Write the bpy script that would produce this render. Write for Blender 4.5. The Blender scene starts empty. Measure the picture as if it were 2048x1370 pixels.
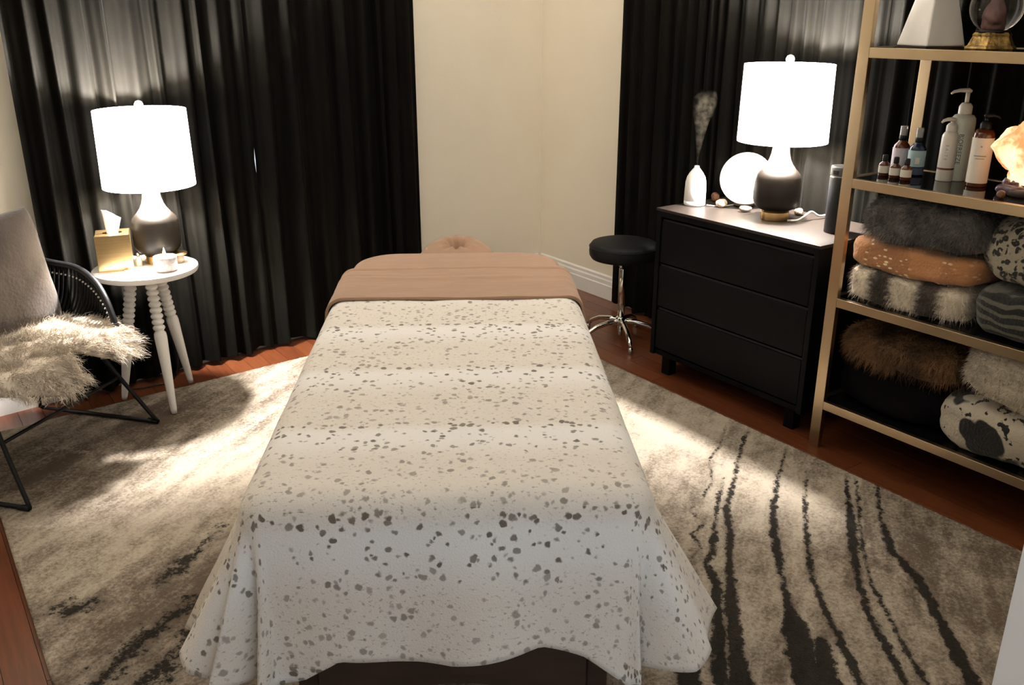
import bpy, bmesh, math, random
import numpy as np
from mathutils import Vector, Matrix, noise
random.seed(7); rng = np.random.default_rng(7)
PI = math.pi
scene = bpy.context.scene
COL = scene.collection

# ------------------------------------------------------------------ camera
FPX, CAMH = 1790.0, 1.45
PITCH, YAW = math.radians(20.1), math.radians(55.0)
cam_d = bpy.data.cameras.new('camera'); cam = bpy.data.objects.new('camera', cam_d); COL.objects.link(cam)
cam.location = (0, 0, CAMH)
cam.rotation_euler = (PI/2 - PITCH, 0, YAW - PI/2)
cam_d.sensor_fit = 'HORIZONTAL'; cam_d.sensor_width = 36; cam_d.lens = 36*FPX/2048
cam_d.clip_start = 0.02
scene.camera = cam

# ------------------------------------------------------------------ sky light and exposure
world = bpy.data.worlds.new('world'); scene.world = world; world.use_nodes = True
bg = world.node_tree.nodes['Background']
bg.inputs[0].default_value = (0.84, 0.91, 1.0, 1); bg.inputs[1].default_value = 0.66
scene.view_settings.view_transform = 'Standard'; scene.view_settings.look = 'None'
scene.view_settings.gamma = 1; scene.view_settings.use_curve_mapping = False
scene.view_settings.exposure = 0.46
BULB_W = 165.0        # each table lamp's bulb
SHADE_E = 6.0        # glow of each lamp shade
LAMP_COL = (1.0, 0.955, 0.92)

# ------------------------------------------------------------------ pixel -> point helpers (2048 x 1370 frame)
F_ = np.array([math.cos(YAW), math.sin(YAW), 0]); R_ = np.array([math.sin(YAW), -math.cos(YAW), 0]); U_ = np.array([0, 0, 1.])
FW = F_*math.cos(PITCH) - U_*math.sin(PITCH); UP = U_*math.cos(PITCH) + F_*math.sin(PITCH)
def ray(u, v): return R_*((u-1024)/FPX) - UP*((v-685)/FPX) + FW
def onz(u, v, z=0):
    d = ray(u, v); return np.array([0, 0, CAMH]) + d*((z-CAMH)/d[2])
def onx(u, v, x):
    d = ray(u, v); return np.array([0, 0, CAMH]) + d*(x/d[0])

# ------------------------------------------------------------------ materials
def new_mat(name):
    m = bpy.data.materials.new(name); m.use_nodes = True
    nt = m.node_tree; return m, nt, nt.nodes['Principled BSDF']
def col4(c): return (c[0], c[1], c[2], 1)
def mat(name, c, rough=.5, metal=0, c2=None, nscale=8, bump=0, bscale=60, stretch=None, sheen=0, emis=None, estr=0, spec=None, coat=0, trans=0, ior=None, detail=4, contrast=(.35, .65), sss=0):
    m, nt, p = new_mat(name); N = nt.nodes; L = nt.links
    p.inputs['Base Color'].default_value = col4(c); p.inputs['Roughness'].default_value = rough; p.inputs['Metallic'].default_value = metal
    tc = N.new('ShaderNodeTexCoord'); mp = N.new('ShaderNodeMapping'); L.new(tc.outputs['Object'], mp.inputs[0])
    if stretch: mp.inputs['Scale'].default_value = stretch
    nz = N.new('ShaderNodeTexNoise'); nz.inputs['Scale'].default_value = nscale; nz.inputs['Detail'].default_value = detail
    L.new(mp.outputs[0], nz.inputs['Vector'])
    rp = N.new('ShaderNodeValToRGB'); L.new(nz.outputs[0], rp.inputs[0])
    c2 = c2 or tuple(x*.9 for x in c)
    rp.color_ramp.elements[0].position, rp.color_ramp.elements[1].position = contrast
    rp.color_ramp.elements[0].color = col4(c2); rp.color_ramp.elements[1].color = col4(c)
    L.new(rp.outputs[0], p.inputs['Base Color'])
    if bump:
        n2 = N.new('ShaderNodeTexNoise'); n2.inputs['Scale'].default_value = bscale; n2.inputs['Detail'].default_value = 3
        L.new(mp.outputs[0], n2.inputs['Vector'])
        b = N.new('ShaderNodeBump'); b.inputs['Strength'].default_value = bump; b.inputs['Distance'].default_value = .01
        L.new(n2.outputs[0], b.inputs['Height']); L.new(b.outputs[0], p.inputs['Normal'])
    if sheen:
        p.inputs['Sheen Weight'].default_value = sheen; p.inputs['Sheen Roughness'].default_value = .4
    if emis: p.inputs['Emission Color'].default_value = col4(emis); p.inputs['Emission Strength'].default_value = estr
    if spec is not None: p.inputs['Specular IOR Level'].default_value = spec
    if coat: p.inputs['Coat Weight'].default_value = coat; p.inputs['Coat Roughness'].default_value = .08
    if trans: p.inputs['Transmission Weight'].default_value = trans
    if ior: p.inputs['IOR'].default_value = ior
    return m
M = {}
M['wall'] = mat('cream wall paint', (.80, .735, .60), .75, c2=(.78, .715, .58), nscale=3, bump=.08, bscale=150)
M['ceil'] = mat('ceiling paint', (.82, .79, .72), .8)
M['trim'] = mat('white trim paint', (.80, .78, .73), .35, c2=(.76, .74, .70))
M['subfloor'] = mat('dark joint', (.03, .015, .01), .8)
M['white'] = mat('white paint', (.82, .80, .76), .3, c2=(.80, .78, .74))
M['brass'] = mat('brushed brass', (.62, .43, .20), .28, 1, c2=(.52, .35, .15), nscale=6, stretch=(1, 1, 40), contrast=(.3, .7))
M['gold'] = mat('satin gold shelf metal', (.47, .365, .235), .30, 1, c2=(.42, .32, .20), nscale=5)
M['chrome'] = mat('chrome', (.80, .78, .72), .12, 1)
M['blackmetal'] = mat('black powder coat', (.006, .006, .007), .38, spec=.3)
M['bronze'] = mat('dark bronze glaze', (.0095, .0072, .0052), .42, c2=(.008, .006, .0045), spec=.2)
M['necklit'] = mat('bulb light painted on neck glaze', (.13, .11, .09), .4, c2=(.12, .10, .08))  # dark glaze coloured pale where the bulb shines down on the neck
M['blackwood'] = mat('black painted wood', (.0033, .0033, .0042), .42, c2=(.0042, .0042, .005), spec=.08, nscale=14, stretch=(8, 1, 1), bump=.05)
M['topwood'] = mat('espresso wood top', (.024, .018, .014), .42, spec=.25, c2=(.022, .017, .014), nscale=10, stretch=(9, 1, 1), bump=.04)
M['blackleather'] = mat('black vinyl', (.005, .005, .006), .55, spec=.2, bump=.1, bscale=250)
M['blackglass'] = mat('black glass', (.004, .004, .005), .03, spec=.7)
M['sheet'] = mat('tan jersey sheet', (.355, .218, .138), .85, c2=(.33, .20, .127), nscale=5, bump=.25, bscale=14, stretch=(1, 5, 2), sheen=.15)
M['plainsheet'] = mat('tan cotton cover', (.355, .218, .138), .85, c2=(.32, .195, .125), nscale=9, bump=.15, bscale=40, sheen=.15)
M['darkwood'] = mat('dark brown stained wood', (.045, .024, .015), .45, c2=(.030, .016, .010), nscale=9, stretch=(1, 1, 6))
M['vinyl'] = mat('dark brown vinyl', (.04, .024, .017), .5)
M['pillow'] = mat('taupe velvet', (.050, .035, .024), .9, c2=(.036, .025, .017), nscale=7, bump=.2, bscale=90, sheen=.3)
M['wool'] = mat('ivory sheepskin', (.58, .51, .42), .8, c2=(.46, .39, .30), nscale=18)
M['rope'] = mat('black rope', (.004, .004, .004), .7, spec=.15, bump=.3, bscale=200)
M['paper'] = mat('white tissue paper', (.90, .89, .86), .8)
M['card'] = mat('cream card', (.84, .80, .70), .6)
M['ceramic'] = mat('matte white ceramic', (.82, .80, .76), .45)
M['candlejar'] = mat('pale grey ribbed ceramic', (.46, .40, .37), .6, c2=(.60, .55, .51), nscale=60, bump=.5, bscale=90)
M['wax'] = mat('white wax', (.88, .84, .76), .5, emis=(1, .72, .40), estr=.6)
M['flame'] = mat('candle flame', (1, .8, .5), .5, emis=(1, .66, .28), estr=14)
M['steel'] = mat('brushed steel', (.55, .53, .50), .3, 1)
M['matteblack'] = mat('matte black', (.010, .010, .012), .45, spec=.25)
M['greylid'] = mat('matte grey metal lid', (.075, .075, .075), .4)
M['cordwhite'] = mat('white cable', (.75, .73, .68), .4)
M['amber'] = mat('amber bottle glass', (.10, .028, .008), .08, c2=(.09, .024, .007), spec=.6)
M['label'] = mat('cream label paper', (.74, .68, .58), .6)
M['labelviolet'] = mat('pale violet label', (.56, .50, .55), .6)
M['labelblue'] = mat('pale teal label', (.36, .50, .52), .6)
M['navy'] = mat('navy glass', (.012, .02, .05), .12)
M['offwhite'] = mat('off white plastic', (.74, .70, .63), .35)
M['greenwhite'] = mat('pale white plastic', (.66, .67, .58), .35)
M['maroon'] = mat('maroon band', (.13, .03, .03), .5)
M['greyink'] = mat('grey print', (.30, .28, .30), .6)
M['greenink'] = mat('dark green print', (.06, .09, .06), .6)
M['clear'] = mat('clear plastic', (.80, .78, .74), .1, trans=.7)
M['glass'] = mat('globe glass', (1, 1, 1), .01, trans=1.0, ior=1.30, c2=(1, 1, 1))
M['pane'] = mat('window glass', (.95, .98, 1), .0, trans=1.0, ior=1.03, c2=(.95, .98, 1))
M['pinkrock'] = mat('dusty pink figure', (.20, .10, .085), .6, c2=(.10, .05, .045), nscale=30)
M['antique'] = mat('antique gold base', (.50, .32, .10), .4, .75, c2=(.20, .13, .05), nscale=45, bump=.5, bscale=70)
M['salt'] = mat('glowing salt rock', (.85, .50, .28), .6, c2=(.75, .35, .16), nscale=9, bump=.6, bscale=18, emis=(1, .52, .22), estr=1.5)
M['amethyst'] = mat('dark purple crystal', (.045, .025, .05), .15, c2=(.12, .08, .10), nscale=40)
M['agate'] = mat('banded pale stone', (.42, .33, .24), .45, c2=(.20, .14, .09), nscale=30, bump=.3)
M['brownstone'] = mat('brown stone', (.22, .09, .03), .45, c2=(.10, .04, .02), nscale=30, bump=.3)
M['furgrey'] = mat('grey faux fur', (.185, .165, .15), .9, c2=(.045, .042, .042), nscale=11, detail=6, bump=.7, bscale=60)
M['furbrown'] = mat('brown faux fur', (.30, .155, .06), .9, c2=(.045, .024, .014), nscale=9, detail=5, bump=.7, bscale=60)
M['fluffwhite'] = mat('white fluffy fleece', (.56, .50, .40), .9, c2=(.42, .36, .28), nscale=16, stretch=(1, 1, 3), bump=.8, bscale=35)
M['blackblanket'] = mat('black fleece', (.0035, .003, .0035), .95, bump=.3, spec=.05)
M['windowtrim'] = M['trim']

# lamp shade: glows all over
M['shade'] = mat('linen lamp shade', (.85, .80, .70), .8, emis=LAMP_COL, estr=SHADE_E)
M['bulb'] = mat('lit bulb', (1, 1, 1), .5, emis=LAMP_COL, estr=30)
M['moon'] = mat('glowing globe lamp', (.9, .85, .75), .5, emis=(1, .90, .76), estr=.85)

def math_node(nt, op, a, b=None, c=None):
    n = nt.nodes.new('ShaderNodeMath'); n.operation = op
    for i, x in enumerate((a, b, c)):
        if x is None: continue
        if isinstance(x, (int, float)): n.inputs[i].default_value = x
        else: nt.links.new(x, n.inputs[i])
    return n.outputs[0]
def mixcol(nt, fac, a, b):
    n = nt.nodes.new('ShaderNodeMix'); n.data_type = 'RGBA'
    for k, x in ((0, fac), (6, a), (7, b)):
        if isinstance(x, tuple): n.inputs[k].default_value = col4(x)
        elif isinstance(x, (int, float)): n.inputs[k].default_value = x
        else: nt.links.new(x, n.inputs[k])
    return n.outputs[2]
def sstep(nt, x, lo, hi):
    n = nt.nodes.new('ShaderNodeMapRange'); n.interpolation_type = 'SMOOTHSTEP'
    nt.links.new(x, n.inputs[0]); n.inputs[1].default_value = lo; n.inputs[2].default_value = hi; return n.outputs[0]
def noise_tex(nt, vec, scale, detail=3, rough=.5):
    n = nt.nodes.new('ShaderNodeTexNoise'); n.inputs['Scale'].default_value = scale; n.inputs['Detail'].default_value = detail; n.inputs['Roughness'].default_value = rough
    if vec is not None: nt.links.new(vec, n.inputs['Vector'])
    return n
def bump_to(nt, p, h, strength, dist=.01):
    b = nt.nodes.new('ShaderNodeBump'); b.inputs['Strength'].default_value = strength; b.inputs['Distance'].default_value = dist
    nt.links.new(h, b.inputs['Height']); nt.links.new(b.outputs[0], p.inputs['Normal'])
def mapping(nt, out, scale=(1, 1, 1), rot=(0, 0, 0), loc=(0, 0, 0)):
    mp = nt.nodes.new('ShaderNodeMapping'); nt.links.new(out, mp.inputs[0])
    mp.inputs['Scale'].default_value = scale; mp.inputs['Rotation'].default_value = rot; mp.inputs['Location'].default_value = loc
    return mp.outputs[0]

# salt rock: hotter and cooler patches
m, nt, p = new_mat('glowing salt crystal'); M['salt'] = m
tc = nt.nodes.new('ShaderNodeTexCoord'); nz = noise_tex(nt, tc.outputs['Object'], 13, 4, .6)
hot = sstep(nt, nz.outputs[0], .40, .64)
p.inputs['Base Color'].default_value = (.6, .28, .13, 1); p.inputs['Roughness'].default_value = .5
n_ = mixcol(nt, hot, (.62, .22, .07), (1.5, .95, .52)); nt.links.new(n_, p.inputs['Emission Color']); p.inputs['Emission Strength'].default_value = 1.0
bump_to(nt, p, noise_tex(nt, tc.outputs['Object'], 22, 3).outputs[0], .6)
# floor planks: cherry wood, each plank its own tone
m, nt, p = new_mat('cherry wood plank'); M['plank'] = m
oi = nt.nodes.new('ShaderNodeObjectInfo'); geo = nt.nodes.new('ShaderNodeNewGeometry')
v = mapping(nt, geo.outputs['Position'], (26, 2.2, 1))
nz = noise_tex(nt, v, 3, 5)
c = mixcol(nt, sstep(nt, nz.outputs[0], .3, .7), (.075, .019, .007), (.125, .034, .012))
c = mixcol(nt, math_node(nt, 'MULTIPLY', oi.outputs['Random'], .55), c, (.17, .056, .021))
nt.links.new(c, p.inputs['Base Color']); p.inputs['Roughness'].default_value = .3
bump_to(nt, p, nz.outputs[0], .06)

# velvet curtain, unseen pale lining added on the window side to bounce daylight
m, nt, p = new_mat('black velvet'); M['velvet'] = m
geo = nt.nodes.new('ShaderNodeNewGeometry')
nz = noise_tex(nt, mapping(nt, geo.outputs['Position'], (1, 1, .25)), 40, 3)
c = mixcol(nt, nz.outputs[0], (.0018, .0016, .0012), (.0044, .0038, .0026))
nt.links.new(mixcol(nt, geo.outputs['Backfacing'], c, (.45, .47, .50)), p.inputs['Base Color'])
p.inputs['Roughness'].default_value = .75; p.inputs['Sheen Weight'].default_value = .010; p.inputs['Sheen Roughness'].default_value = .35
p.inputs['Specular IOR Level'].default_value = .06

# spotted plush blanket (uv in metres of cloth)
m, nt, p = new_mat('spotted plush'); M['blanket'] = m
uv = nt.nodes.new('ShaderNodeUVMap'); uv.uv_map = 'cloth'
sep = nt.nodes.new('ShaderNodeSeparateXYZ'); nt.links.new(uv.outputs[0], sep.inputs[0])
wob = noise_tex(nt, uv.outputs[0], 60, 2)
wv = nt.nodes.new('ShaderNodeVectorMath'); wv.operation = 'MULTIPLY_ADD'
nt.links.new(wob.outputs['Color'], wv.inputs[0]); wv.inputs[1].default_value = (.016, .016, 0); nt.links.new(uv.outputs[0], wv.inputs[2])
vo = nt.nodes.new('ShaderNodeTexVoronoi'); vo.inputs['Scale'].default_value = 52; vo.inputs['Randomness'].default_value = .9
nt.links.new(wv.outputs[0], vo.inputs['Vector'])
rnd = nt.nodes.new('ShaderNodeSeparateColor'); nt.links.new(vo.outputs['Color'], rnd.inputs[0])
# bands: a row of dark spots, white pile below it, fading to beige
ph = math_node(nt, 'FRACT', math_node(nt, 'DIVIDE', math_node(nt, 'ADD', sep.outputs[1], 10.075), .325))
white = math_node(nt, 'MULTIPLY', sstep(nt, ph, .40, .78), math_node(nt, 'SUBTRACT', 1.0, sstep(nt, ph, .84, 1.0)))
rowm = math_node(nt, 'MULTIPLY', sstep(nt, ph, .88, .95), math_node(nt, 'ADD', 1.0, 0.0))
beige = mixcol(nt, noise_tex(nt, uv.outputs[0], 25, 3).outputs[0], (.68, .625, .545), (.74, .69, .61))
base = mixcol(nt, white, beige, (.80, .775, .735))
thr = math_node(nt, 'MULTIPLY_ADD', rnd.outputs[0], .24, .16)
thr = math_node(nt, 'MULTIPLY_ADD', rowm, .08, thr)
spot = math_node(nt, 'SUBTRACT', 1.0, sstep(nt, math_node(nt, 'SUBTRACT', vo.outputs['Distance'], thr), -.10, .07))
dens = math_node(nt, 'MULTIPLY_ADD', white, .30, .62)
dens = math_node(nt, 'MULTIPLY_ADD', rowm, .25, dens)
dens = math_node(nt, 'MULTIPLY', dens, math_node(nt, 'MULTIPLY_ADD', rnd.outputs[1], .35, .75))
speck = noise_tex(nt, mapping(nt, uv.outputs[0], (1, 1.6, 1)), 105, 2)
spk = math_node(nt, 'MULTIPLY', sstep(nt, speck.outputs[0], .60, .70), math_node(nt, 'MULTIPLY_ADD', white, -.40, .45))
spot = math_node(nt, 'MINIMUM', math_node(nt, 'MULTIPLY', spot, dens), .9)
spot = math_node(nt, 'MAXIMUM', spot, spk)
sc_ = mixcol(nt, rnd.outputs[2], (.080, .052, .030), (.13, .092, .058))
nt.links.new(mixcol(nt, spot, base, sc_), p.inputs['Base Color'])
p.inputs['Roughness'].default_value = .9; p.inputs['Sheen Weight'].default_value = .2
pile = noise_tex(nt, uv.outputs[0], 260, 2)
bump_to(nt, p, pile.outputs[0], .35, .004)

# rug: stripes come from a float attribute, broken up by noise
m, nt, p = new_mat('abstract streaked rug'); M['rug'] = m
tc = nt.nodes.new('ShaderNodeTexCoord')
def attr(n):
    a = nt.nodes.new('ShaderNodeAttribute'); a.attribute_name = n; return a
fine = noise_tex(nt, tc.outputs['Object'], 95, 4, .7)
mid = noise_tex(nt, tc.outputs['Object'], 16, 5, .6)
vec = mapping(nt, tc.outputs['Object'], (3.2, 15, 1), (0, 0, 0)); 
rot = mapping(nt, tc.outputs['Object'], (1, 1, 1), (0, 0, math.radians(-36)))
stretchv = mapping(nt, rot, (2.6, 13, 1))
streak = noise_tex(nt, stretchv, 1.0, 6, .62)
d = attr('dark').outputs['Fac']; l = attr('light').outputs['Fac']; t = attr('tone').outputs['Fac']
nsum = math_node(nt, 'MULTIPLY_ADD', mid.outputs[0], .55, math_node(nt, 'MULTIPLY', fine.outputs[0], .75))
g = math_node(nt, 'ADD', math_node(nt, 'MULTIPLY_ADD', streak.outputs[0], .75, math_node(nt, 'MULTIPLY', nsum, .85)), math_node(nt, 'MULTIPLY_ADD', t, .42, -.06))
basec = mixcol(nt, sstep(nt, g, .60, 1.10), (.115, .085, .062), (.46, .395, .31))
dm = sstep(nt, math_node(nt, 'ADD', d, math_node(nt, 'MULTIPLY_ADD', nsum, 1.25, -.8125)), .40, .66)
lm = sstep(nt, math_node(nt, 'ADD', l, math_node(nt, 'MULTIPLY_ADD', nsum, .9, -.585)), .42, .78)
basec = mixcol(nt, math_node(nt, 'MULTIPLY', lm, .85), basec, (.49, .42, .33))
basec = mixcol(nt, math_node(nt, 'MULTIPLY', dm, .96), basec, (.008, .0065, .005))
nt.links.new(basec, p.inputs['Base Color']); p.inputs['Roughness'].default_value = .95; p.inputs['Specular IOR Level'].default_value = .15
bump_to(nt, p, noise_tex(nt, tc.outputs['Object'], 220, 3, .7).outputs[0], .8, .006)

# patterned throws
def throw_mat(name, build):
    m, nt, p = new_mat(name); tc = nt.nodes.new('ShaderNodeTexCoord')
    nt.links.new(build(nt, tc.outputs['Object']), p.inputs['Base Color'])
    p.inputs['Roughness'].default_value = .9; p.inputs['Sheen Weight'].default_value = .15
    bump_to(nt, p, noise_tex(nt, tc.outputs['Object'], 120, 3).outputs[0], .5); return m
def b_orange(nt, o):
    w = noise_tex(nt, o, 14, 2)
    vo = nt.nodes.new('ShaderNodeTexVoronoi'); vo.inputs['Scale'].default_value = 1; nt.links.new(mapping(nt, o, (30, 34, 74)), vo.inputs['Vector'])
    cl = sstep(nt, noise_tex(nt, mapping(nt, o, (1, 1, .3)), 7, 1).outputs[0], .44, .52)
    f = math_node(nt, 'MULTIPLY', math_node(nt, 'SUBTRACT', 1.0, sstep(nt, vo.outputs['Distance'], .20, .30)), cl)
    base = mixcol(nt, cl, (.42, .19, .075), (.34, .15, .06))
    return mixcol(nt, f, base, (.78, .62, .40))
M['throworange'] = throw_mat('caramel throw with cream dashes', b_orange)
def b_stripefur(nt, o):
    sp = nt.nodes.new('ShaderNodeSeparateXYZ'); nt.links.new(o, sp.inputs[0])
    n1 = noise_tex(nt, mapping(nt, o, (2, 1, 1)), 6, 3); n2 = noise_tex(nt, mapping(nt, o, (1, 3, 14)), 8, 3)
    x = math_node(nt, 'MULTIPLY_ADD', sp.outputs[1], 39, math_node(nt, 'MULTIPLY', n2.outputs[0], 1.8))
    s = math_node(nt, 'MULTIPLY_ADD', math_node(nt, 'SINE', math_node(nt, 'ADD', x, 1.2)), .5, .5)
    return mixcol(nt, sstep(nt, math_node(nt, 'MULTIPLY_ADD', n1.outputs[0], .3, s), .30, .95), (.055, .042, .032), (.66, .58, .46))
M['throwstripe'] = throw_mat('cream and brown striped faux fur', b_stripefur)
def b_leopard(nt, o):
    vo = nt.nodes.new('ShaderNodeTexVoronoi'); vo.inputs['Scale'].default_value = 46
    w = noise_tex(nt, o, 30, 2); wv = nt.nodes.new('ShaderNodeVectorMath'); wv.operation = 'MULTIPLY_ADD'
    nt.links.new(w.outputs['Color'], wv.inputs[0]); wv.inputs[1].default_value = (.03, .03, .03); nt.links.new(o, wv.inputs[2]); nt.links.new(wv.outputs[0], vo.inputs['Vector'])
    ring = math_node(nt, 'MULTIPLY', sstep(nt, vo.outputs['Distance'], .10, .18), math_node(nt, 'SUBTRACT', 1.0, sstep(nt, vo.outputs['Distance'], .44, .52)))
    br = sstep(nt, noise_tex(nt, o, 45, 2).outputs[0], .32, .42)
    return mixcol(nt, math_node(nt, 'MULTIPLY', ring, br), (.28, .245, .18), (.010, .008, .007))
M['throwleopard'] = throw_mat('leopard print plush', b_leopard)
def b_tiger(nt, o):
    w = noise_tex(nt, o, 7, 2)
    wa = nt.nodes.new('ShaderNodeTexWave'); wa.inputs['Scale'].default_value = 9; wa.inputs['Distortion'].default_value = 7; wa.inputs['Detail'].default_value = 2; wa.bands_direction = 'Z'
    nt.links.new(mapping(nt, o, (1, .8, 1.3)), wa.inputs['Vector'])
    return mixcol(nt, sstep(nt, wa.outputs['Fac'], .5, .75), (.007, .007, .007), (.085, .08, .062))
M['throwtiger'] = throw_mat('grey and black tiger stripe plush', b_tiger)
def b_cow(nt, o):
    big = noise_tex(nt, o, 7.5, 2, .4); sm = noise_tex(nt, o, 36, 2, .5)
    a = sstep(nt, big.outputs[0], .50, .53); b = sstep(nt, sm.outputs[0], .60, .63)
    return mixcol(nt, math_node(nt, 'MAXIMUM', a, b), (.42, .37, .29), (.008, .006, .006))
M['throwcow'] = throw_mat('black and cream cow print plush', b_cow)

# ------------------------------------------------------------------ mesh helpers
def mesh(verts, faces, name='mesh'):
    me = bpy.data.meshes.new(name); me.from_pydata([tuple(map(float, v)) for v in verts], [], faces); me.update(); return me
def obj(name, vf, material=None, parent=None, smooth=False, loc=None, rot=None, kind=None, label=None):
    me = vf if isinstance(vf, bpy.types.Mesh) else mesh(*vf, name=name)
    o = bpy.data.objects.new(name, me); COL.objects.link(o)
    if material is not None and not me.materials: me.materials.append(M[material] if isinstance(material, str) else material)
    if parent is not None: o.parent = parent
    if loc is not None: o.location = loc
    if rot is not None: o.rotation_euler = rot
    if smooth: me.polygons.foreach_set('use_smooth', [True]*len(me.polygons)); 
    if kind: o['kind'] = kind
    if label: o['label'] = label
    return o
def thing(name, label, cat, loc=(0, 0, 0), rz=0, group=None):
    o = bpy.data.objects.new(name, None); COL.objects.link(o); o.empty_display_size = .1
    o.location = tuple(map(float, loc)); o.rotation_euler = (0, 0, rz); o['label'] = label; o['category'] = cat
    if group: o['group'] = group
    return o
def tag(o, label, cat, group=None):
    o['label'] = label; o['category'] = cat
    if group: o['group'] = group
    return o
def struct(name, vf, material, parent=None, smooth=False):
    o = obj(name, vf, material, parent, smooth)
    if parent is None: o['kind'] = 'structure'
    return o
def bevel(o, w, seg=2, angle=35):
    b = o.modifiers.new('bevel', 'BEVEL'); b.width = w; b.segments = seg; b.limit_method = 'ANGLE'; b.angle_limit = math.radians(angle)
    o.data.polygons.foreach_set('use_smooth', [True]*len(o.data.polygons))
    w_ = o.modifiers.new('wn', 'WEIGHTED_NORMAL'); w_.keep_sharp = True
    return o
def subsurf(o, n=2):
    s = o.modifiers.new('sub', 'SUBSURF'); s.levels = n; s.render_levels = n
    o.data.polygons.foreach_set('use_smooth', [True]*len(o.data.polygons)); return o
def solid(o, t, offset=-1):
    s = o.modifiers.new('solid', 'SOLIDIFY'); s.thickness = t; s.offset = offset; return o
def box(x0, x1, y0, y1, z0, z1):
    v = [(x, y, z) for z in (z0, z1) for y in (y0, y1) for x in (x0, x1)]
    return v, [(0, 2, 3, 1), (4, 5, 7, 6), (0, 1, 5, 4), (2, 6, 7, 3), (0, 4, 6, 2), (1, 3, 7, 5)]
def join(*parts):
    V, F = [], []
    for v, f in parts:
        n = len(V); V += list(v); F += [tuple(i+n for i in q) for q in f]
    return V, F
def lathe(prof, seg=40, cap=True, cx=0, cy=0):
    V, F = [], []
    for r, z in prof:
        for k in range(seg):
            a = 2*PI*k/seg; V.append((cx+r*math.cos(a), cy+r*math.sin(a), z))
    for i in range(len(prof)-1):
        for k in range(seg):
            k2 = (k+1) % seg; F.append((i*seg+k, i*seg+k2, (i+1)*seg+k2, (i+1)*seg+k))
    if cap:
        F.append(tuple(reversed(range(seg)))); F.append(tuple(range((len(prof)-1)*seg, len(prof)*seg)))
    return V, F
def tube(path, r, seg=10, closed=False):
    P = [Vector(p) for p in path]; n = len(P); V, F = [], []
    rad = r if hasattr(r, '__len__') else [r]*n
    up = None
    for i in range(n):
        a = P[i-1] if (i > 0 or closed) else P[i]; b = P[(i+1) % n] if (i < n-1 or closed) else P[i]
        t = (b-a).normalized()
        if up is None:
            up = Vector((0, 0, 1)) if abs(t.z) < .9 else Vector((1, 0, 0))
        s = t.cross(up).normalized(); up = s.cross(t).normalized()
        for k in range(seg):
            an = 2*PI*k/seg; V.append(P[i] + (s*math.cos(an) + up*math.sin(an))*rad[i])
    m_ = n if closed else n-1
    for i in range(m_):
        j = (i+1) % n
        for k in range(seg):
            k2 = (k+1) % seg; F.append((i*seg+k, i*seg+k2, j*seg+k2, j*seg+k))
    if not closed:
        F.append(tuple(reversed(range(seg)))); F.append(tuple(range((n-1)*seg, n*seg)))
    return [tuple(v) for v in V], F
def smooth_path(pts, n=8, closed=False):
    P = [Vector(p) for p in pts]; out = []
    N_ = len(P); rng_ = range(N_ if closed else N_-1)
    for i in rng_:
        p0 = P[i-1] if (i > 0 or closed) else P[0]*2-P[1]; p1 = P[i]; p2 = P[(i+1) % N_]
        p3 = P[(i+2) % N_] if (i+2 < N_ or closed) else P[-1]*2-P[-2]
        for k in range(n):
            t = k/n
            out.append(.5*((2*p1) + (p2-p0)*t + (2*p0-5*p1+4*p2-p3)*t*t + (3*p1-p0-3*p2+p3)*t**3))
    if not closed: out.append(P[-1])
    return out
def grid_mesh(P):
    """P: (nu, nv, 3) array -> verts, faces"""
    nu, nv = P.shape[:2]; V = P.reshape(-1, 3)
    F = [(i*nv+j, (i+1)*nv+j, (i+1)*nv+j+1, i*nv+j+1) for i in range(nu-1) for j in range(nv-1)]
    return V, F
def fbm(x, y, z, s, seed=0):
    return noise.fractal(Vector((x*s+seed, y*s+seed*.7, z*s-seed)), .9, 2.0, 3)
def rounded_block(hx, hy, hz, e=4.0, n=14, amp=.01, ns=8, seed=0, sag=0):
    """soft rounded block (superellipsoid) centred on the origin, bottom flattened to z = -hz"""
    bm = bmesh.new(); bmesh.ops.create_cube(bm, size=2); bmesh.ops.subdivide_edges(bm, edges=bm.edges[:], cuts=n, use_grid_fill=True)
    for v in bm.verts:
        x, y, z = v.co; r = (abs(x)**e+abs(y)**e+abs(z)**e)**(1/e); x, y, z = x/r, y/r, z/r
        d = amp*fbm(x*hx, y*hy, z*hz, ns, seed)
        px, py, pz = x*hx, y*hy, z*hz
        nrm = Vector((x**3/hx, y**3/hy, z**3/hz)).normalized()
        q = Vector((px, py, pz)) + nrm*d
        q.z -= sag*(q.y/hy)**2
        q.z = max(q.z, -hz)
        v.co = q
    bmesh.ops.recalc_face_normals(bm, faces=bm.faces[:])
    me = bpy.data.meshes.new('soft'); bm.to_mesh(me); bm.free(); return me
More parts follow.
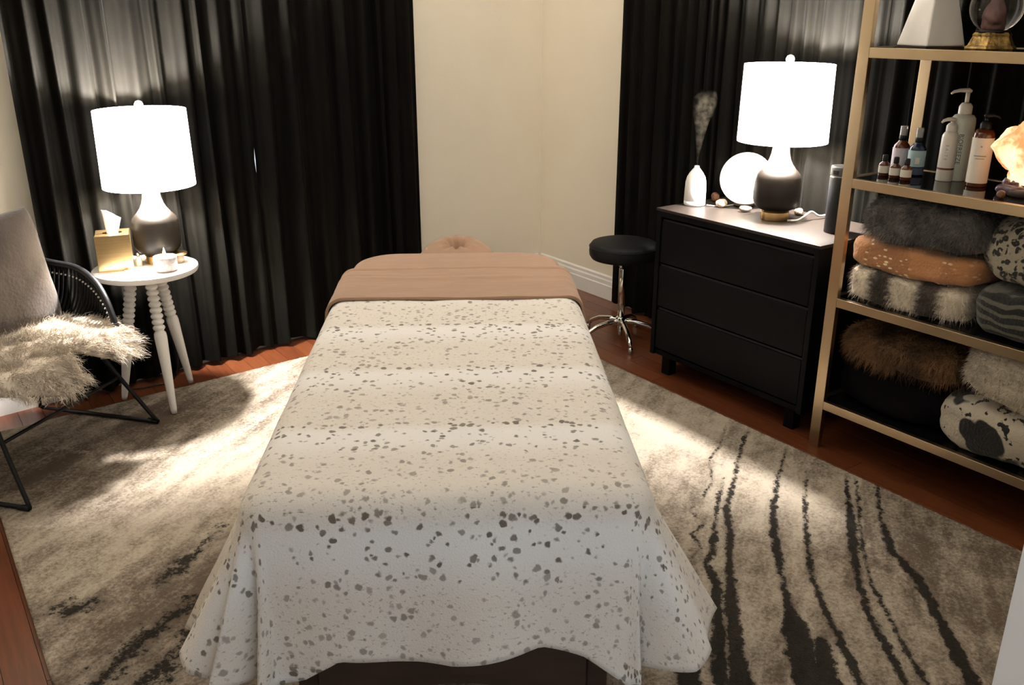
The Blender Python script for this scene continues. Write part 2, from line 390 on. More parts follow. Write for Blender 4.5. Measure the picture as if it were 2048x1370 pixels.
def strands(points, normals, n_per, length, width, droop, comb, seed, jitter=.5, segs=3):
    """flat tapering hairs standing on given surface points"""
    r = np.random.default_rng(seed); pts = np.repeat(points, n_per, 0); nr = np.repeat(normals, n_per, 0); n = len(pts)
    pts = pts + r.normal(0, .004, pts.shape)*(1-np.abs(nr))
    d = nr + comb + r.normal(0, jitter, nr.shape); d /= np.linalg.norm(d, axis=1)[:, None]
    L = length*(.55+.75*r.random(n))[:, None]
    side = np.cross(d, r.normal(0, 1, d.shape)); side /= np.linalg.norm(side, axis=1)[:, None]
    V = []; 
    for k in range(segs+1):
        t = k/segs
        c = pts + d*L*t + np.array([0, 0, -1.])*droop*L*t*t + (r.normal(0, .10, d.shape)*L*t if k else 0)
        w = width*(1-t*.85)
        V.append(c-side*w); V.append(c+side*w)
    V = np.stack(V, 1).reshape(-1, 3); m_ = 2*(segs+1)
    F = []
    for i in range(n):
        b = i*m_
        for k in range(segs): F.append((b+2*k, b+2*k+1, b+2*k+3, b+2*k+2))
    return V, F
def sample_surface(me, n, seed, zmin=None, fn=None):
    """random points on a mesh (object space) with normals"""
    r = np.random.default_rng(seed); me.calc_loop_triangles()
    co = np.zeros(len(me.vertices)*3); me.vertices.foreach_get('co', co); co = co.reshape(-1, 3)
    tr = np.zeros(len(me.loop_triangles)*3, dtype=int); me.loop_triangles.foreach_get('vertices', tr); tr = tr.reshape(-1, 3)
    a, b, c = co[tr[:, 0]], co[tr[:, 1]], co[tr[:, 2]]; cr = np.cross(b-a, c-a); ar = np.linalg.norm(cr, axis=1)
    if fn is not None: ar = ar*fn((a+b+c)/3, cr/np.maximum(ar, 1e-9)[:, None])
    i = r.choice(len(tr), n, p=ar/ar.sum()); u, v = r.random(n), r.random(n); k = u+v > 1; u[k], v[k] = 1-u[k], 1-v[k]
    P = a[i]+(b-a)[i]*u[:, None]+(c-a)[i]*v[:, None]; Nn = cr[i]/np.linalg.norm(cr[i], axis=1)[:, None]
    return P, Nn

# ================================================================== THE ROOM
XR, XL, YN, ZC = 3.10, -1.0, .45, 2.5          # right wall, left wall, near wall (room side), ceiling
WA = math.atan(.145); WE = Vector((math.cos(WA), math.sin(WA), 0)); WN = Vector((math.sin(WA), -math.cos(WA), 0))
WO = Vector((.3, 3.73, 0))                       # a point on the back wall's face
def wl(s, d, z): return tuple(WO + WE*s + WN*d + Vector((0, 0, z)))      # back wall frame: s along, d into the room
def wx(x): return (x-.3)/math.cos(WA)
def wbox(s0, s1, d0, d1, z0, z1):
    v, f = box(s0, s1, d0, d1, z0, z1); return [wl(*q) for q in v], [tuple(reversed(q)) for q in f]
sL, sR = wx(XL-.2), wx(XR)+.02
wh = (wx(.54), wx(1.92), .62, 2.10)              # window opening in the back wall
struct('wall_back', join(wbox(sL, wh[0], -.12, 0, 0, ZC), wbox(wh[1], sR+.1, -.12, 0, 0, ZC), wbox(wh[0], wh[1], -.12, 0, 0, wh[2]), wbox(wh[0], wh[1], -.12, 0, wh[3], ZC)), 'wall')
rw = (1.30, 2.70, .75, 2.10)                     # window opening in the right wall
struct('wall_right', join(box(XR, XR+.12, .2, rw[0], 0, ZC), box(XR, XR+.12, rw[1], 4.3, 0, ZC), box(XR, XR+.12, rw[0], rw[1], 0, rw[2]), box(XR, XR+.12, rw[0], rw[1], rw[3], ZC)), 'wall')
struct('wall_left', box(XL-.12, XL, .2, 3.56, 0, ZC), 'wall')
DX0, DX1, DZ = -.30, 1.147, 2.10                 # cased opening in the near wall
struct('wall_near', join(box(XL, DX0-.02, .31, .43, 0, ZC), box(DX1+.02, XR, .31, .43, 0, ZC), box(DX0-.02, DX1+.02, .31, .43, DZ+.02, ZC)), 'wall')
tr = struct('trim_1', join(box(DX1, DX1+.02, .29, .45, 0, DZ), box(DX1+.02, DX1+.09, .43, .45, 0, DZ+.09), box(DX1+.02, DX1+.09, .29, .31, 0, DZ+.09)), 'trim')
tr = struct('trim_2', join(box(DX0-.02, DX0, .29, .45, 0, DZ), box(DX0-.09, DX0-.02, .43, .45, 0, DZ+.09), box(DX0-.09, DX0-.02, .29, .31, 0, DZ+.09)), 'trim')
tr = struct('trim_3', join(box(DX0-.02, DX1+.02, .29, .45, DZ, DZ+.02), box(DX0, DX1, .43, .45, DZ+.02, DZ+.09), box(DX0, DX1, .29, .31, DZ+.02, DZ+.09)), 'trim')
struct('ceiling', box(XL-.12, XR+.12, .2, 4.4, ZC, ZC+.1), 'ceil')
floor = struct('floor', box(XL-.12, XR+.12, -.9, 4.4, -.08, -.004), 'subfloor')
# planks along Y, one shared box
pl_me = mesh(*box(0, 1, 0, 1, -.012, 0)); pl_me.materials.append(M['plank'])
PW = .083; rows = int((XR-XL)/PW)+1
r_ = random.Random(3); first = True
for i in range(rows):
    x0 = XL + i*PW; x1 = min(x0+PW, XR); y = -.9 - r_.random()*.8
    while y < 4.15:
        ln = r_.uniform(.95, 1.75); a, b = max(y, -.9), min(y+ln, 4.2); y += ln
        if b-a < .05: continue
        o = bpy.data.objects.new('plank', pl_me); COL.objects.link(o); o.parent = floor
        o.location = (x0+.0008, a+.001, 0); o.scale = (x1-x0-.0016, b-a-.002, 1)

# baseboards (profile: flat board, bead, cap)
prof = [(0, 0), (.018, 0), (.018, .075), (.014, .080), (.014, .100), (.009, .108), (.009, .122), (0, .13)]
def extr(prof, f0, f1):
    n = len(prof); V = [f0(d, z) for d, z in prof] + [f1(d, z) for d, z in prof]
    F = [(i, (i+1) % n, n+(i+1) % n, n+i) for i in range(n)] + [tuple(range(n)), tuple(reversed(range(n, 2*n)))]
    return V, F
struct('baseboard_back', extr(prof, lambda d, z: wl(sL+.1, d, z), lambda d, z: wl(sR-.04, d, z)), 'trim')
struct('baseboard_right', extr(prof, lambda d, z: (XR-d, 4.12, z), lambda d, z: (XR-d, .45, z)), 'trim')
struct('baseboard_left', extr(prof, lambda d, z: (XL+d, .45, z), lambda d, z: (XL+d, 3.5, z)), 'trim')

# windows behind the curtains
def window(name, boxf, a0, a1, z0, z1):
    w = struct(name, join(boxf(a0-.07, a0, 0, .02, z0-.07, z1+.07), boxf(a1, a1+.07, 0, .02, z0-.07, z1+.07), boxf(a0, a1, 0, .02, z1, z1+.07), boxf(a0, a1, 0, .03, z0-.07, z0)), 'trim')
    mid = (a0+a1)/2
    fr = obj('window_frame', join(boxf(a0, a0+.04, -.09, -.05, z0, z1), boxf(a1-.04, a1, -.09, -.05, z0, z1), boxf(a0+.04, a1-.04, -.09, -.05, z0, z0+.04), boxf(a0+.04, a1-.04, -.09, -.05, z1-.04, z1), boxf(mid-.02, mid+.02, -.09, -.05, z0+.04, z1-.04)), 'trim', w)
    obj('pane', boxf(a0+.04, mid-.02, -.072, -.068, z0+.04, z1-.04), 'pane', w)
    obj('pane', boxf(mid+.02, a1-.04, -.072, -.068, z0+.04, z1-.04), 'pane', w)
window('window_1', wbox, *wh)
def rbox(a0, a1, d0, d1, z0, z1): return box(XR-d1, XR-d0, a0, a1, z0, z1)
window('window_2', rbox, *rw)

# ------------------------------------------------------------------ curtains
def curtain(name, label, frame, s0, s1, pitch, seed, off=.075, amp=.026, z0=.012, edge=None):
    r = random.Random(seed); n = int((s1-s0)/.006); nz_ = 26
    # irregular pleats: cumulative phase
    ph = []; a = r.random()*6
    w = pitch*r.uniform(.7, 1.3); left = w; A = r.uniform(.6, 1.1); Av = []
    for i in range(n+1):
        ph.append(a); Av.append(A); a += 2*PI*.006/w; left -= .006
        if left <= 0: w = pitch*r.uniform(.55, 1.5); left = w; A = r.uniform(.55, 1.15)
    k = np.hanning(15); k /= k.sum(); Av = np.convolve(np.pad(Av, 7, mode='edge'), k, 'valid')
    P = np.zeros((n+1, nz_+1, 3))
    for i in range(n+1):
        s = s0+(s1-s0)*i/n
        for j in range(nz_+1):
            t = j/nz_; z = z0 + (ZC-.02-z0)*t
            sway = .05*fbm(s, z, 0, 1.3, seed)*(1-t)
            x = ph[i] + sway*6
            f = math.sin(x) + .35*math.sin(2.3*x+1.1+z*.4) 
            d = off + amp*Av[i]*(1.0+.25*(1-t))*f*.8
            ek = min(1, min(s-s0, s1-s)/.05); d = off + (d-off)*(.15+.85*ek)
            d = min(max(d, .028), .122)
            ss = s + .010*math.sin(ph[i]*.5+z*2.0)*(1-t)*ek
            if edge: ss += edge(i/n, z)
            zz = z + (.012*abs(math.sin(ph[i]*.37+1)) if j == 0 else 0)
            P[i, j] = frame(ss, d, zz)
    V, F = grid_mesh(P)
    o = obj(name, (V, F), 'velvet', None, True)
    tag(o, label, 'curtain', 'black velvet curtains'); return o
cs = wx(1.31)
def gapedge(f, z):      # the facing edges part a little at mid height
    return -.012*math.exp(-((z-.835)/.040)**2)*max(0, (f-.9)/.1)
def gapedge2(f, z):
    return .004*math.exp(-((z-.855)/.05)**2)*max(0, (.1-f)/.1)
curtain('curtain', 'black velvet curtain behind the lamp on the white side table', wl, wx(.415), cs, .085, 11, edge=gapedge)
curtain('curtain', 'black velvet curtain nearest the cream corner, left of the table head', wl, cs-.003, wx(2.175), .10, 5, edge=gapedge2)
def rfr(s, d, z): return (XR-d, s, z)
def rfr_rev(s, d, z): return (XR-d, 2*2.0-s, z)
# panels run from the corner side (y large) to the near side
curtain('curtain', 'black velvet curtain behind the stool and dresser lamp', lambda s, d, z: (XR-d, -s, z), -3.405, -1.998, .082, 21, amp=.024, off=.07, edge=lambda f, z: -.0042*math.exp(-((z-1.02)/.10)**2)*max(0, (f-.95)/.05))
curtain('curtain', 'black velvet curtain behind the gold shelf unit', lambda s, d, z: (XR-d, -s, z), -2.001, -.62, .09, 33, amp=.024, off=.07)

# ================================================================== RUG
RX0, RX1 = .088, 2.452
def ryb(x): return 3.512 + .068*(x-RX0)
RY0 = .56
nx, ny = 290, 370
gx = np.linspace(0, 1, nx); gy = np.linspace(0, 1, ny)
X = RX0 + (RX1-RX0)*gx[:, None]*np.ones((1, ny)); Yb = 3.512+.068*(X-RX0); Y = RY0 + (Yb-RY0)*gy[None, :]
Z = .012 + rng.normal(0, .0007, X.shape)
dark = np.zeros_like(X); light = np.zeros_like(X); tone = np.zeros_like(X)
def poly_d(pts):
    best = np.full(X.shape, 9.); wl_ = np.zeros_like(X)
    cum = 0; tot = sum(math.dist(pts[i][:2], pts[i+1][:2]) for i in range(len(pts)-1))
    for i in range(len(pts)-1):
        (ax, ay, aw), (bx, by, bw) = pts[i], pts[i+1]; dx, dy = bx-ax, by-ay; L2 = dx*dx+dy*dy
        t = np.clip(((X-ax)*dx+(Y-ay)*dy)/L2, 0, 1); d = np.hypot(X-ax-t*dx, Y-ay-t*dy); w = aw+(bw-aw)*t
        k = d-w < best; best = np.where(k, d-w, best)
    return best
def wig(A, B, k):
    return (np.sin(A*61+k+2*np.sin(B*37+k)) + .7*np.sin(A*143+2.1*k+1.7*np.sin(B*97)) + .5*np.sin(B*211+k))
X0_, Y0_ = X, Y
def stripe(pix, field, soft=.016, gain=1.0, jit=.004):
    global X, Y
    k = pix[0][0]*.37
    X, Y = X0_ + jit*wig(X0_, Y0_, k), Y0_ + jit*wig(Y0_, X0_, k+1)
    pts = [(*onz(u, v)[:2], w) for u, v, w in pix]
    d = poly_d(pts); np.maximum(field, gain*np.clip(.5 - d/(2*soft), 0, 1), out=field); X, Y = X0_, Y0_
# dark lines on the right half (pixel x, pixel y, half width in metres)
for s in [
    [(1452, 855, .002), (1438, 900, .004), (1418, 925, .003), (1425, 970, .004), (1400, 1010, .004), (1378, 1028, .004), (1408, 1050, .004), (1385, 1075, .005), (1404, 1105, .004), (1382, 1120, .004)],
    [(1494, 868, .005), (1480, 905, .008), (1470, 960, .007), (1452, 1025, .012), (1460, 1075, .013), (1458, 1150, .014), (1462, 1220, .016), (1470, 1300, .024), (1480, 1380, .03)],
    [(1447, 960, .003), (1437, 1000, .006), (1430, 1060, .010), (1424, 1110, .010), (1412, 1135, .012), (1432, 1170, .014), (1436, 1240, .018), (1438, 1370, .020)],
    [(1571, 905, .003), (1556, 955, .008), (1545, 1020, .010), (1548, 1080, .016), (1560, 1150, .008), (1572, 1200, .012), (1590, 1270, .034), (1620, 1375, .040)],
    [(1613, 945, .004), (1608, 1010, .006), (1614, 1100, .008), (1624, 1165, .008), (1650, 1230, .013), (1690, 1310, .013), (1718, 1375, .014)],
    [(1690, 955, .003), (1698, 1020, .012), (1704, 1080, .015), (1712, 1160, .012), (1735, 1230, .010), (1770, 1300, .012), (1810, 1375, .012)],
    [(1712, 965, .004), (1722, 1100, .006), (1745, 1180, .006), (1790, 1270, .008), (1850, 1375, .010)],
    [(1753, 980, .006), (1762, 1050, .008), (1780, 1105, .012), (1830, 1160, .014), (1870, 1230, .016), (1900, 1290, .020), (1945, 1380, .020)],
    [(1365, 1290, .02), (1375, 1335, .03), (1380, 1390, .03)],
    [(1640, 1290, .02), (1660, 1390, .03)],
    # left half
    [(190, 1385, .035), (260, 1310, .028), (330, 1250, .032), (400, 1205, .03)],
    [(280, 1395, .03), (340, 1330, .034), (400, 1270, .030)],
    [(325, 1175, .018), (375, 1130, .03), (440, 1065, .014)],
    [(70, 1240, .006), (130, 1228, .04), (182, 1215, .03)],
    [(20, 960, .015), (90, 945, .02), (180, 935, .012)]]:
    lf = s[0][0] < 400
    stripe(s, dark, .075 if lf else .018, (.95 if s[0][1] > 1100 else .6) if lf else 1.0, .012 if lf else .0028)
for s in [
    [(30, 1115, .01), (150, 1050, .03), (300, 975, .03), (470, 880, .035), (600, 790, .03)],
    [(45, 1165, .006), (200, 1085, .010), (350, 1005, .010), (560, 890, .012)],
    [(60, 900, .02), (140, 905, .03), (200, 915, .01)], [(0, 890, .02), (40, 885, .02)],
    [(270, 945, .004), (420, 860, .008), (560, 765, .012)], [(500, 770, .006), (590, 735, .01)],
    [(1270, 840, .05), (1330, 880, .08), (1390, 900, .06)], [(1540, 990, .02), (1600, 1000, .03), (1640, 1000, .04)], [(1480, 980, .02), (1510, 960, .03)]]:
    stripe(s, light, .05, .8)
def blob(u, v, r, a):
    q = onz(u, v); tone[:] += a*np.exp(-((X-q[0])**2+(Y-q[1])**2)/(r*r))
for u, v, r, a in ((300, 880, .22, -.30), (90, 950, .16, -.5), (330, 830, .16, -.35), (450, 800, .2, -.15), (150, 1010, .15, -.2), (480, 960, .3, .35), (200, 1120, .25, .12), (230, 1300, .3, -.25), (380, 1180, .2, -.3),
                   (1330, 870, .25, .4), (1600, 1010, .2, .25), (1520, 960, .15, .2), (1850, 1080, .25, -.25), (1950, 1180, .3, -.2), (1560, 1180, .2, -.05), (1800, 1250, .2, -.1), (1280, 790, .2, .1)): blob(u, v, r, a)
V = np.stack([X, Y, Z], -1).reshape(-1, 3)
F = [(i*ny+j, (i+1)*ny+j, (i+1)*ny+j+1, i*ny+j+1) for i in range(nx-1) for j in range(ny-1)]
# skirt down to the floor
border = [i*ny for i in range(nx)] + [(nx-1)*ny+j for j in range(1, ny)] + [i*ny+ny-1 for i in range(nx-2, -1, -1)] + [j for j in range(ny-2, 0, -1)]
n0 = len(V); VB = V[border].copy(); VB[:, 2] = 0.0005; V = np.concatenate([V, VB])
nb = len(border); F += [(border[k], n0+k, n0+(k+1) % nb, border[(k+1) % nb]) for k in range(nb)]
rug = obj('rug', (V, F), 'rug', None, True)
for nm, arr in (('dark', dark), ('light', light), ('tone', tone)):
    a = rug.data.attributes.new(nm, 'FLOAT', 'POINT'); full = np.concatenate([arr.ravel(), arr.ravel()[border]]); a.data.foreach_set('value', full.astype(np.float32))
tag(rug, 'large beige and brown streaked area rug with wavy black lines', 'rug')
RZ = .013

# ================================================================== MASSAGE TABLE
TB = Vector((.712, 1.219, 0)); TA = math.radians(57.7); TU = Vector((math.cos(TA), math.sin(TA), 0))
TC = TB + TU*.93; TRZ = TA - PI/2; HW, HL, TOP = .375, .93, .605
tbl = thing('massage_table', 'padded massage table with dark brown legs under tan sheets and spotted blanket', 'massage table', (TC.x, TC.y, RZ), TRZ)
def rrect(hx, hy, rc, n=8):
    pts = []
    for cx, cy, a0 in ((hx-rc, hy-rc, 0), (-hx+rc, hy-rc, 90), (-hx+rc, -hy+rc, 180), (hx-rc, -hy+rc, 270)):
        for k in range(n+1):
            a = math.radians(a0+90*k/n); pts.append((cx+rc*math.cos(a), cy+rc*math.sin(a)))
    return pts
def pad(hx, hy, rc, z0, z1, er, n=9):
    """rounded-corner slab with soft top edge"""
    rings = [(0, z0)] + [(er*(1-math.cos(k*PI/2/6)), z1-er+er*math.sin(k*PI/2/6)) for k in range(7)]
    V, F = [], []; m_ = 0
    for ins, z in rings:
        q = rrect(hx-ins, hy-ins, rc-ins*.6, n); m_ = len(q); V += [(x, y, z) for x, y in q]
    for k in (.8, .5, .2): # extra inner rings so the top can shade smoothly
        q = rrect((hx-er)*k, (hy-er)*k, (rc-er*.6)*k, n); V += [(x, y, z1+.004*(1-k)) for x, y in q]
    R = len(V)//m_
    for i in range(R-1):
        for k in range(m_): F.append((i*m_+k, i*m_+(k+1) % m_, (i+1)*m_+(k+1) % m_, (i+1)*m_+k))
    F.append(tuple(range((R-1)*m_, R*m_))); F.append(tuple(reversed(range(m_))))
    return V, F
obj('table_pad', pad(HW-.012, HL-.012, .14, .525, TOP-.006, .03), 'vinyl', tbl, True)
bevel(obj('table_frame', join(box(-.35, .35, -.88, -.85, .45, .525), box(-.35, .35, .85, .88, .45, .525), box(-.36, -.33, -.88, .88, .45, .525), box(.33, .36, -.88, .88, .45, .525)), 'darkwood', tbl), .004)
for sx in (-1, 1):
    for sy in (-1, 1):
        bevel(obj('leg', box(sx*.30-.022, sx*.30+.022, sy*.80-.022, sy*.80+.022, 0, .45), 'darkwood', tbl), .004)
# end panels with an arched cut-out
for sy in (-1, 1):
    n = 24; V = []; y0, y1 = sorted((sy*.865, sy*.847)); bot = .06
    xs = np.linspace(-.27, .27, n+1)
    low = [max(bot, .06 + .10*math.sqrt(max(0, 1-(x/.20)**2))) if abs(x) < .20 else bot for x in xs]
    for y in (y0, y1):
        V += [(x, y, z) for x, z in zip(xs, low)] + [(x, y, .47) for x in xs]
    m_ = n+1; F = []
    for k in range(n):
        F += [(k, k+1, m_+k+1, m_+k), (2*m_+k+1, 2*m_+k, 3*m_+k, 3*m_+k+1), (k+1, k, 2*m_+k, 2*m_+k+1), (m_+k, m_+k+1, 3*m_+k+1, 3*m_+k)]
    F += [(0, m_, 3*m_, 2*m_), (n, 2*m_+n, 3*m_+n, m_+n)]
    obj('end_panel', (V, F), 'darkwood', tbl)
# face cradle cushion: soft ring with a pinched middle, cover wrinkled towards the hole
nr_, na_ = 22, 72; P = np.zeros((na_+1, nr_+1, 3))
for i in range(na_+1):
    a = 2*PI*i/na_
    for j in range(nr_+1):
        t = j/nr_            # 0 centre of hole .. 1 under the outer edge
        r = .006 + .149*min(1, t*1.18)
        if t*1.18 <= 1:
            u = t*1.18; z = .075*math.sin(PI*min(1, u**.62))**.6 if u < .999 else 0
            z -= .035*math.exp(-(u/.16)**2)
        else:
            z = -.05*(t*1.18-1)/.18
        wr = .006*math.exp(-((t-.22)/.18)**2)*math.sin(a*9+.6*math.sin(a*3))
        P[i, j] = (r*1.0*math.cos(a)*(1.0 if t*1.18 <= 1 else .97), r*1.08*math.sin(a), z+wr)
fc = obj('face_cradle', grid_mesh(P), 'plainsheet', tbl, True, loc=(-.005, HL+.175, TOP-.080), rot=(math.radians(8), 0, 0), label='tan covered doughnut-shaped head cushion')
for sx in (-.07, .07):
    obj('cradle_rod', tube([(sx, HL-.05, .55), (sx, HL+.10, .55), (sx, HL+.22, .565)], .010, 8), 'blackmetal', tbl, True)

# fitted sheet over the pad
fs = obj('fitted_sheet', pad(HW, HL, .15, .50, TOP+.004, .045, 12), 'sheet', None, True, loc=(TC.x, TC.y, RZ), rot=(0, 0, TRZ))
tag(fs, 'tan fitted sheet stretched over the head end of the massage table', 'sheet')

# ---- draped cloth on the table (table frame, t measured from the near end)
def interp(x, tab):
    return float(np.interp(x, [a for a, b in tab], [b for a, b in tab]))
CORNER = {-1: [(0, .42), (14, .47), (28, .42), (37, .28), (47, .36), (56, .10), (64, -.10), (73, .14), (82, .28), (90, .18)],
          1: [(0, .36), (22, .43), (42, .38), (56, .12), (66, .00), (76, .18), (90, .14)]}
def drape(s, t, h, hw, re, side_tilt, front=True, ripple=0):
    sg = -1 if s < 0 else 1
    hwe = hw-re; a = max(0, abs(s)-hwe); b = max(0, re-t) if front else 0
    if a == 0 and b == 0: return (s, t, h)
    r = math.hypot(a, b); phi = math.degrees(math.atan2(b, a))
    th = min(r/re, PI/2); o = re*math.sin(th); d = re*(1-math.cos(th)); e = max(0, r-re*PI/2)
    if e > 0:
        if b == 0: tau = side_tilt(t, sg)
        elif a == 0: tau = .10 + .05*math.sin(s*9+.5) + .04*math.sin(s*23)
        else:
            tau = interp(phi, CORNER[sg])
            k = min(1, a/.10); tau = tau*k + (.10 + .05*math.sin(sg*hwe*9+.5) + .04*math.sin(sg*hwe*23))*(1-k) if phi > 45 else tau
            k2 = min(1, b/.10); tau = tau*k2 + side_tilt(0.0, sg)*(1-k2) if phi <= 45 else tau
        o += e*math.sin(tau); d += e*math.cos(tau)
    nx_, ny_ = (a/r*sg, -b/r)
    bx = sg*hwe if a > 0 else s; by = re if b > 0 else t
    return (bx+nx_*o, by+ny_*o, h-d)
def bl_side(t, sg):
    return .13 + .31*math.exp(-((t-.05)/.30)**2) + .06*math.sin(t*17+sg) + .04*math.sin(t*31)
def cloth(name, s0, s1, t0, t1, ds, h, hw, re, side, front, bump=0, seed=1, rounded=0, hem=None):
    ns_, nt_ = int((s1-s0)/ds), int((t1-t0)/ds); P = np.zeros((ns_+1, nt_+1, 3)); UV = np.zeros((ns_+1, nt_+1, 2))
    for i in range(ns_+1):
        for j in range(nt_+1):
            s = s0+(s1-s0)*i/ns_; t = t0+(t1-t0)*j/nt_
            if rounded:      # round the cloth's own near corners
                ax, bx = abs(s)-(s1-rounded), (t0+rounded)-t
                if ax > 0 and bx > 0:
                    m_ = max(ax, bx); q = m_/math.hypot(ax, bx)
                    s2 = math.copysign((s1-rounded)+ax*q, s); t2 = (t0+rounded)-bx*q; s, t = s2, t2
            if hem and t < 0: t = t*(1+hem(s)*min(1, -t/.3))
            x, y, z = drape(s, t, h, hw, re, side, front)
            w = bump*fbm(s, t, 0, 5, seed)
            if name == 'flat_sheet':
                w -= .007*math.exp(-((t-1.505-.012*math.cos(s*3.2))/.006)**2)
                for tc_, a_, wd in ((1.455, .0035, .010), (1.41, .0045, .014), (1.36, .0022, .010)): w += a_*math.exp(-((t-tc_-.012*math.sin(s*5+tc_*30))/wd)**2)*(.5+.5*math.sin(s*4+tc_*50))
            P[i, j] = (x, y-HL, z+w); UV[i, j] = (s, t)
    V, F = grid_mesh(P); o = obj(name, (V, F), None, None, True, loc=(TC.x, TC.y, RZ), rot=(0, 0, TRZ))
    uvl = o.data.uv_layers.new(name='cloth'); vi = np.zeros(len(o.data.loops), dtype=int); o.data.loops.foreach_get('vertex_index', vi)
    uvl.data.foreach_set('uv', UV.reshape(-1, 2)[vi].astype(np.float32).ravel()); return o
HEM = [(-.6, .0), (-.42, .16), (-.34, .20), (-.28, .14), (-.21, -.02), (-.08, .03), (0, .03), (.10, -.03), (.17, -.08), (.25, .0), (.34, .2), (.42, .14), (.6, 0)]
def hemf(s): return interp(s, HEM)
bl = cloth('blanket', -.705, .705, -.31, 1.30, .0125, TOP+.020, HW+.012, .055, bl_side, True, .004, 4, .29, hemf)
bl.data.materials.append(M['blanket']); solid(bl, .012)
tag(bl, 'cream plush blanket with rows of small brown spots draped over massage table', 'blanket')
def fs_side(t, sg): return .17 + .03*math.sin(t*14)
fl = cloth('flat_sheet', -.70, .70, 1.185, 1.535, .006, TOP+.030, HW+.020, .055, fs_side, False, .004, 9)
# the turned-down hem: roll the near and far edges
me = fl.data
fl.data.materials.append(M['sheet']); solid(fl, .009)
tag(fl, 'tan top sheet folded down in a band over the spotted blanket', 'sheet')

# ================================================================== WHITE SIDE TABLE AND WHAT STANDS ON IT
STC = (.742, 3.470); STZ = .560
st = thing('side_table', 'round white side table with three turned bobbin legs', 'side table', (STC[0], STC[1], RZ))
def bobbin(r0=.0165):
    prof = [(.0155, 0), (.0155, .01)]
    return prof
feet = [onz(350, 833), onz(383, 770), onz(250, 804)]
bevel(obj('table_top', lathe([(.176, STZ-RZ-.026), (.186, STZ-RZ-.022), (.190, STZ-RZ-.012), (.188, STZ-RZ-.003), (.182, STZ-RZ)], 56), 'white', st), .001)
legprof = [(0, .010), (.02, .012), (.25, .0215), (.30, .0235), (.315, .022), (.325, .0155)]
ln_ = .54
for ft in feet:
    foot = Vector((ft[0]-STC[0], ft[1]-STC[1], 0)); top = Vector((foot.x*.36, foot.y*.36, STZ-RZ-.024)); ax = top-foot
    L = ax.length; prof = [(r, z) for z, r in legprof]
    z = .325; nb = 8; bw = (L-.325-.03)/nb
    for k in range(nb):
        rr = .0225+.001*k/nb
        for q in range(1, 7):
            a = PI*q/6; prof.append((.0140+(rr-.0140)*math.sin(a)**.8 if q < 6 else .0140, z+bw*q/6))
        z += bw
    prof += [(.022, z+.004), (.023, L)]
    V, Fc = lathe(prof, 20); q = Vector((0, 0, 1)).rotation_difference(ax.normalized())
    obj('leg', ([tuple(q @ Vector(v) + foot) for v in V], Fc), 'white', st, True)

def lamp(loc, label, rz):
    t = thing('table_lamp', label, 'lamp', loc, rz, 'matching bedside lamps')
    bevel(obj('base', lathe([(.053, 0), (.053, .030), (.048, .032), (.048, .034)], 48), 'brass', t), .0015)
    body = [(.050, .034), (.056, .037), (.070, .044), (.081, .057), (.0855, .075), (.0865, .10), (.0855, .140), (.084, .158), (.080, .170), (.071, .181), (.059, .193), (.048, .208), (.040, .225), (.034, .246), (.031, .270), (.030, .310)]
    obj('body', lathe(body[:11], 56), 'bronze', t, True)
    obj('neck', lathe([(.0712, .180)] + body[9:][1:], 56), 'necklit', t, True, label='lamp neck with bulb light painted into its colour')
    nk = obj('socket', lathe([(.018, .310), (.018, .36), (.014, .365)], 24), 'brass', t, True)
    h0, h1, rb, rt_ = .292, .568, .163, .159
    sh = obj('shade', lathe([(rb, h0), (rt_, h1)], 64, cap=False), 'shade', t, True); solid(sh, .003, 0)
    # spider, harp and finial
    obj('spider', join(*[tube([(0, 0, h1-.012), (rt_*math.cos(a), rt_*math.sin(a), h1-.004)], .002, 6) for a in (0, 2.094, 4.189)]), 'brass', t)
    obj('harp', tube(smooth_path([(.016, 0, .335), (.045, 0, .39), (.050, 0, .45), (.025, 0, .54), (0, 0, h1-.012), (-.025, 0, .54), (-.050, 0, .45), (-.045, 0, .39), (-.016, 0, .335)], 5), .002, 6), 'brass', t)
    obj('finial', lathe([(.004, h1-.014), (.005, h1), (.011, h1+.004), (.0155, h1+.014), (.0155, h1+.020), (.011, h1+.029), (.003, h1+.033)], 20), 'ceramic', t, True)
    ld = bpy.data.lights.new('bulb_light', 'POINT'); ld.energy = BULB_W; ld.color = LAMP_COL; ld.shadow_soft_size = .03
    lo = bpy.data.objects.new('bulb_light', ld); COL.objects.link(lo); lo.parent = t; lo.location = (0, 0, .475)
    return t
BZ = .035
l1 = lamp((.808, 3.512, STZ), 'bottle-shaped dark table lamp with lit white drum shade on white side table', .4)

# tissue box
q = onz(234, 540, STZ); tb = thing('tissue_box', 'brushed gold square tissue box with white tissue sticking out', 'tissue box', (.652, 3.512, STZ), math.radians(-14))
hb = .060; H_ = .134
bx_ = join(box(-hb, hb, -hb, -hb+.002, 0, H_), box(-hb, hb, hb-.002, hb, 0, H_), box(-hb, -hb+.002, -hb+.002, hb-.002, 0, H_), box(hb-.002, hb, -hb+.002, hb-.002, 0, H_))
obj('box_body', bx_, 'brass', tb)
ring = rrect(.034, .022, .021, 6); outer = [(max(-hb, min(hb, x*9)), max(-hb, min(hb, y*9))) for x, y in ring]
n = len(ring); V = [(x, y, H_) for x, y in ring] + [(x, y, H_) for x, y in outer]
obj('box_lid', (V, [(i, (i+1) % n, n+(i+1) % n, n+i) for i in range(n)]), 'brass', tb)
nt2 = 26; P = np.zeros((nt2+1, 15, 3))
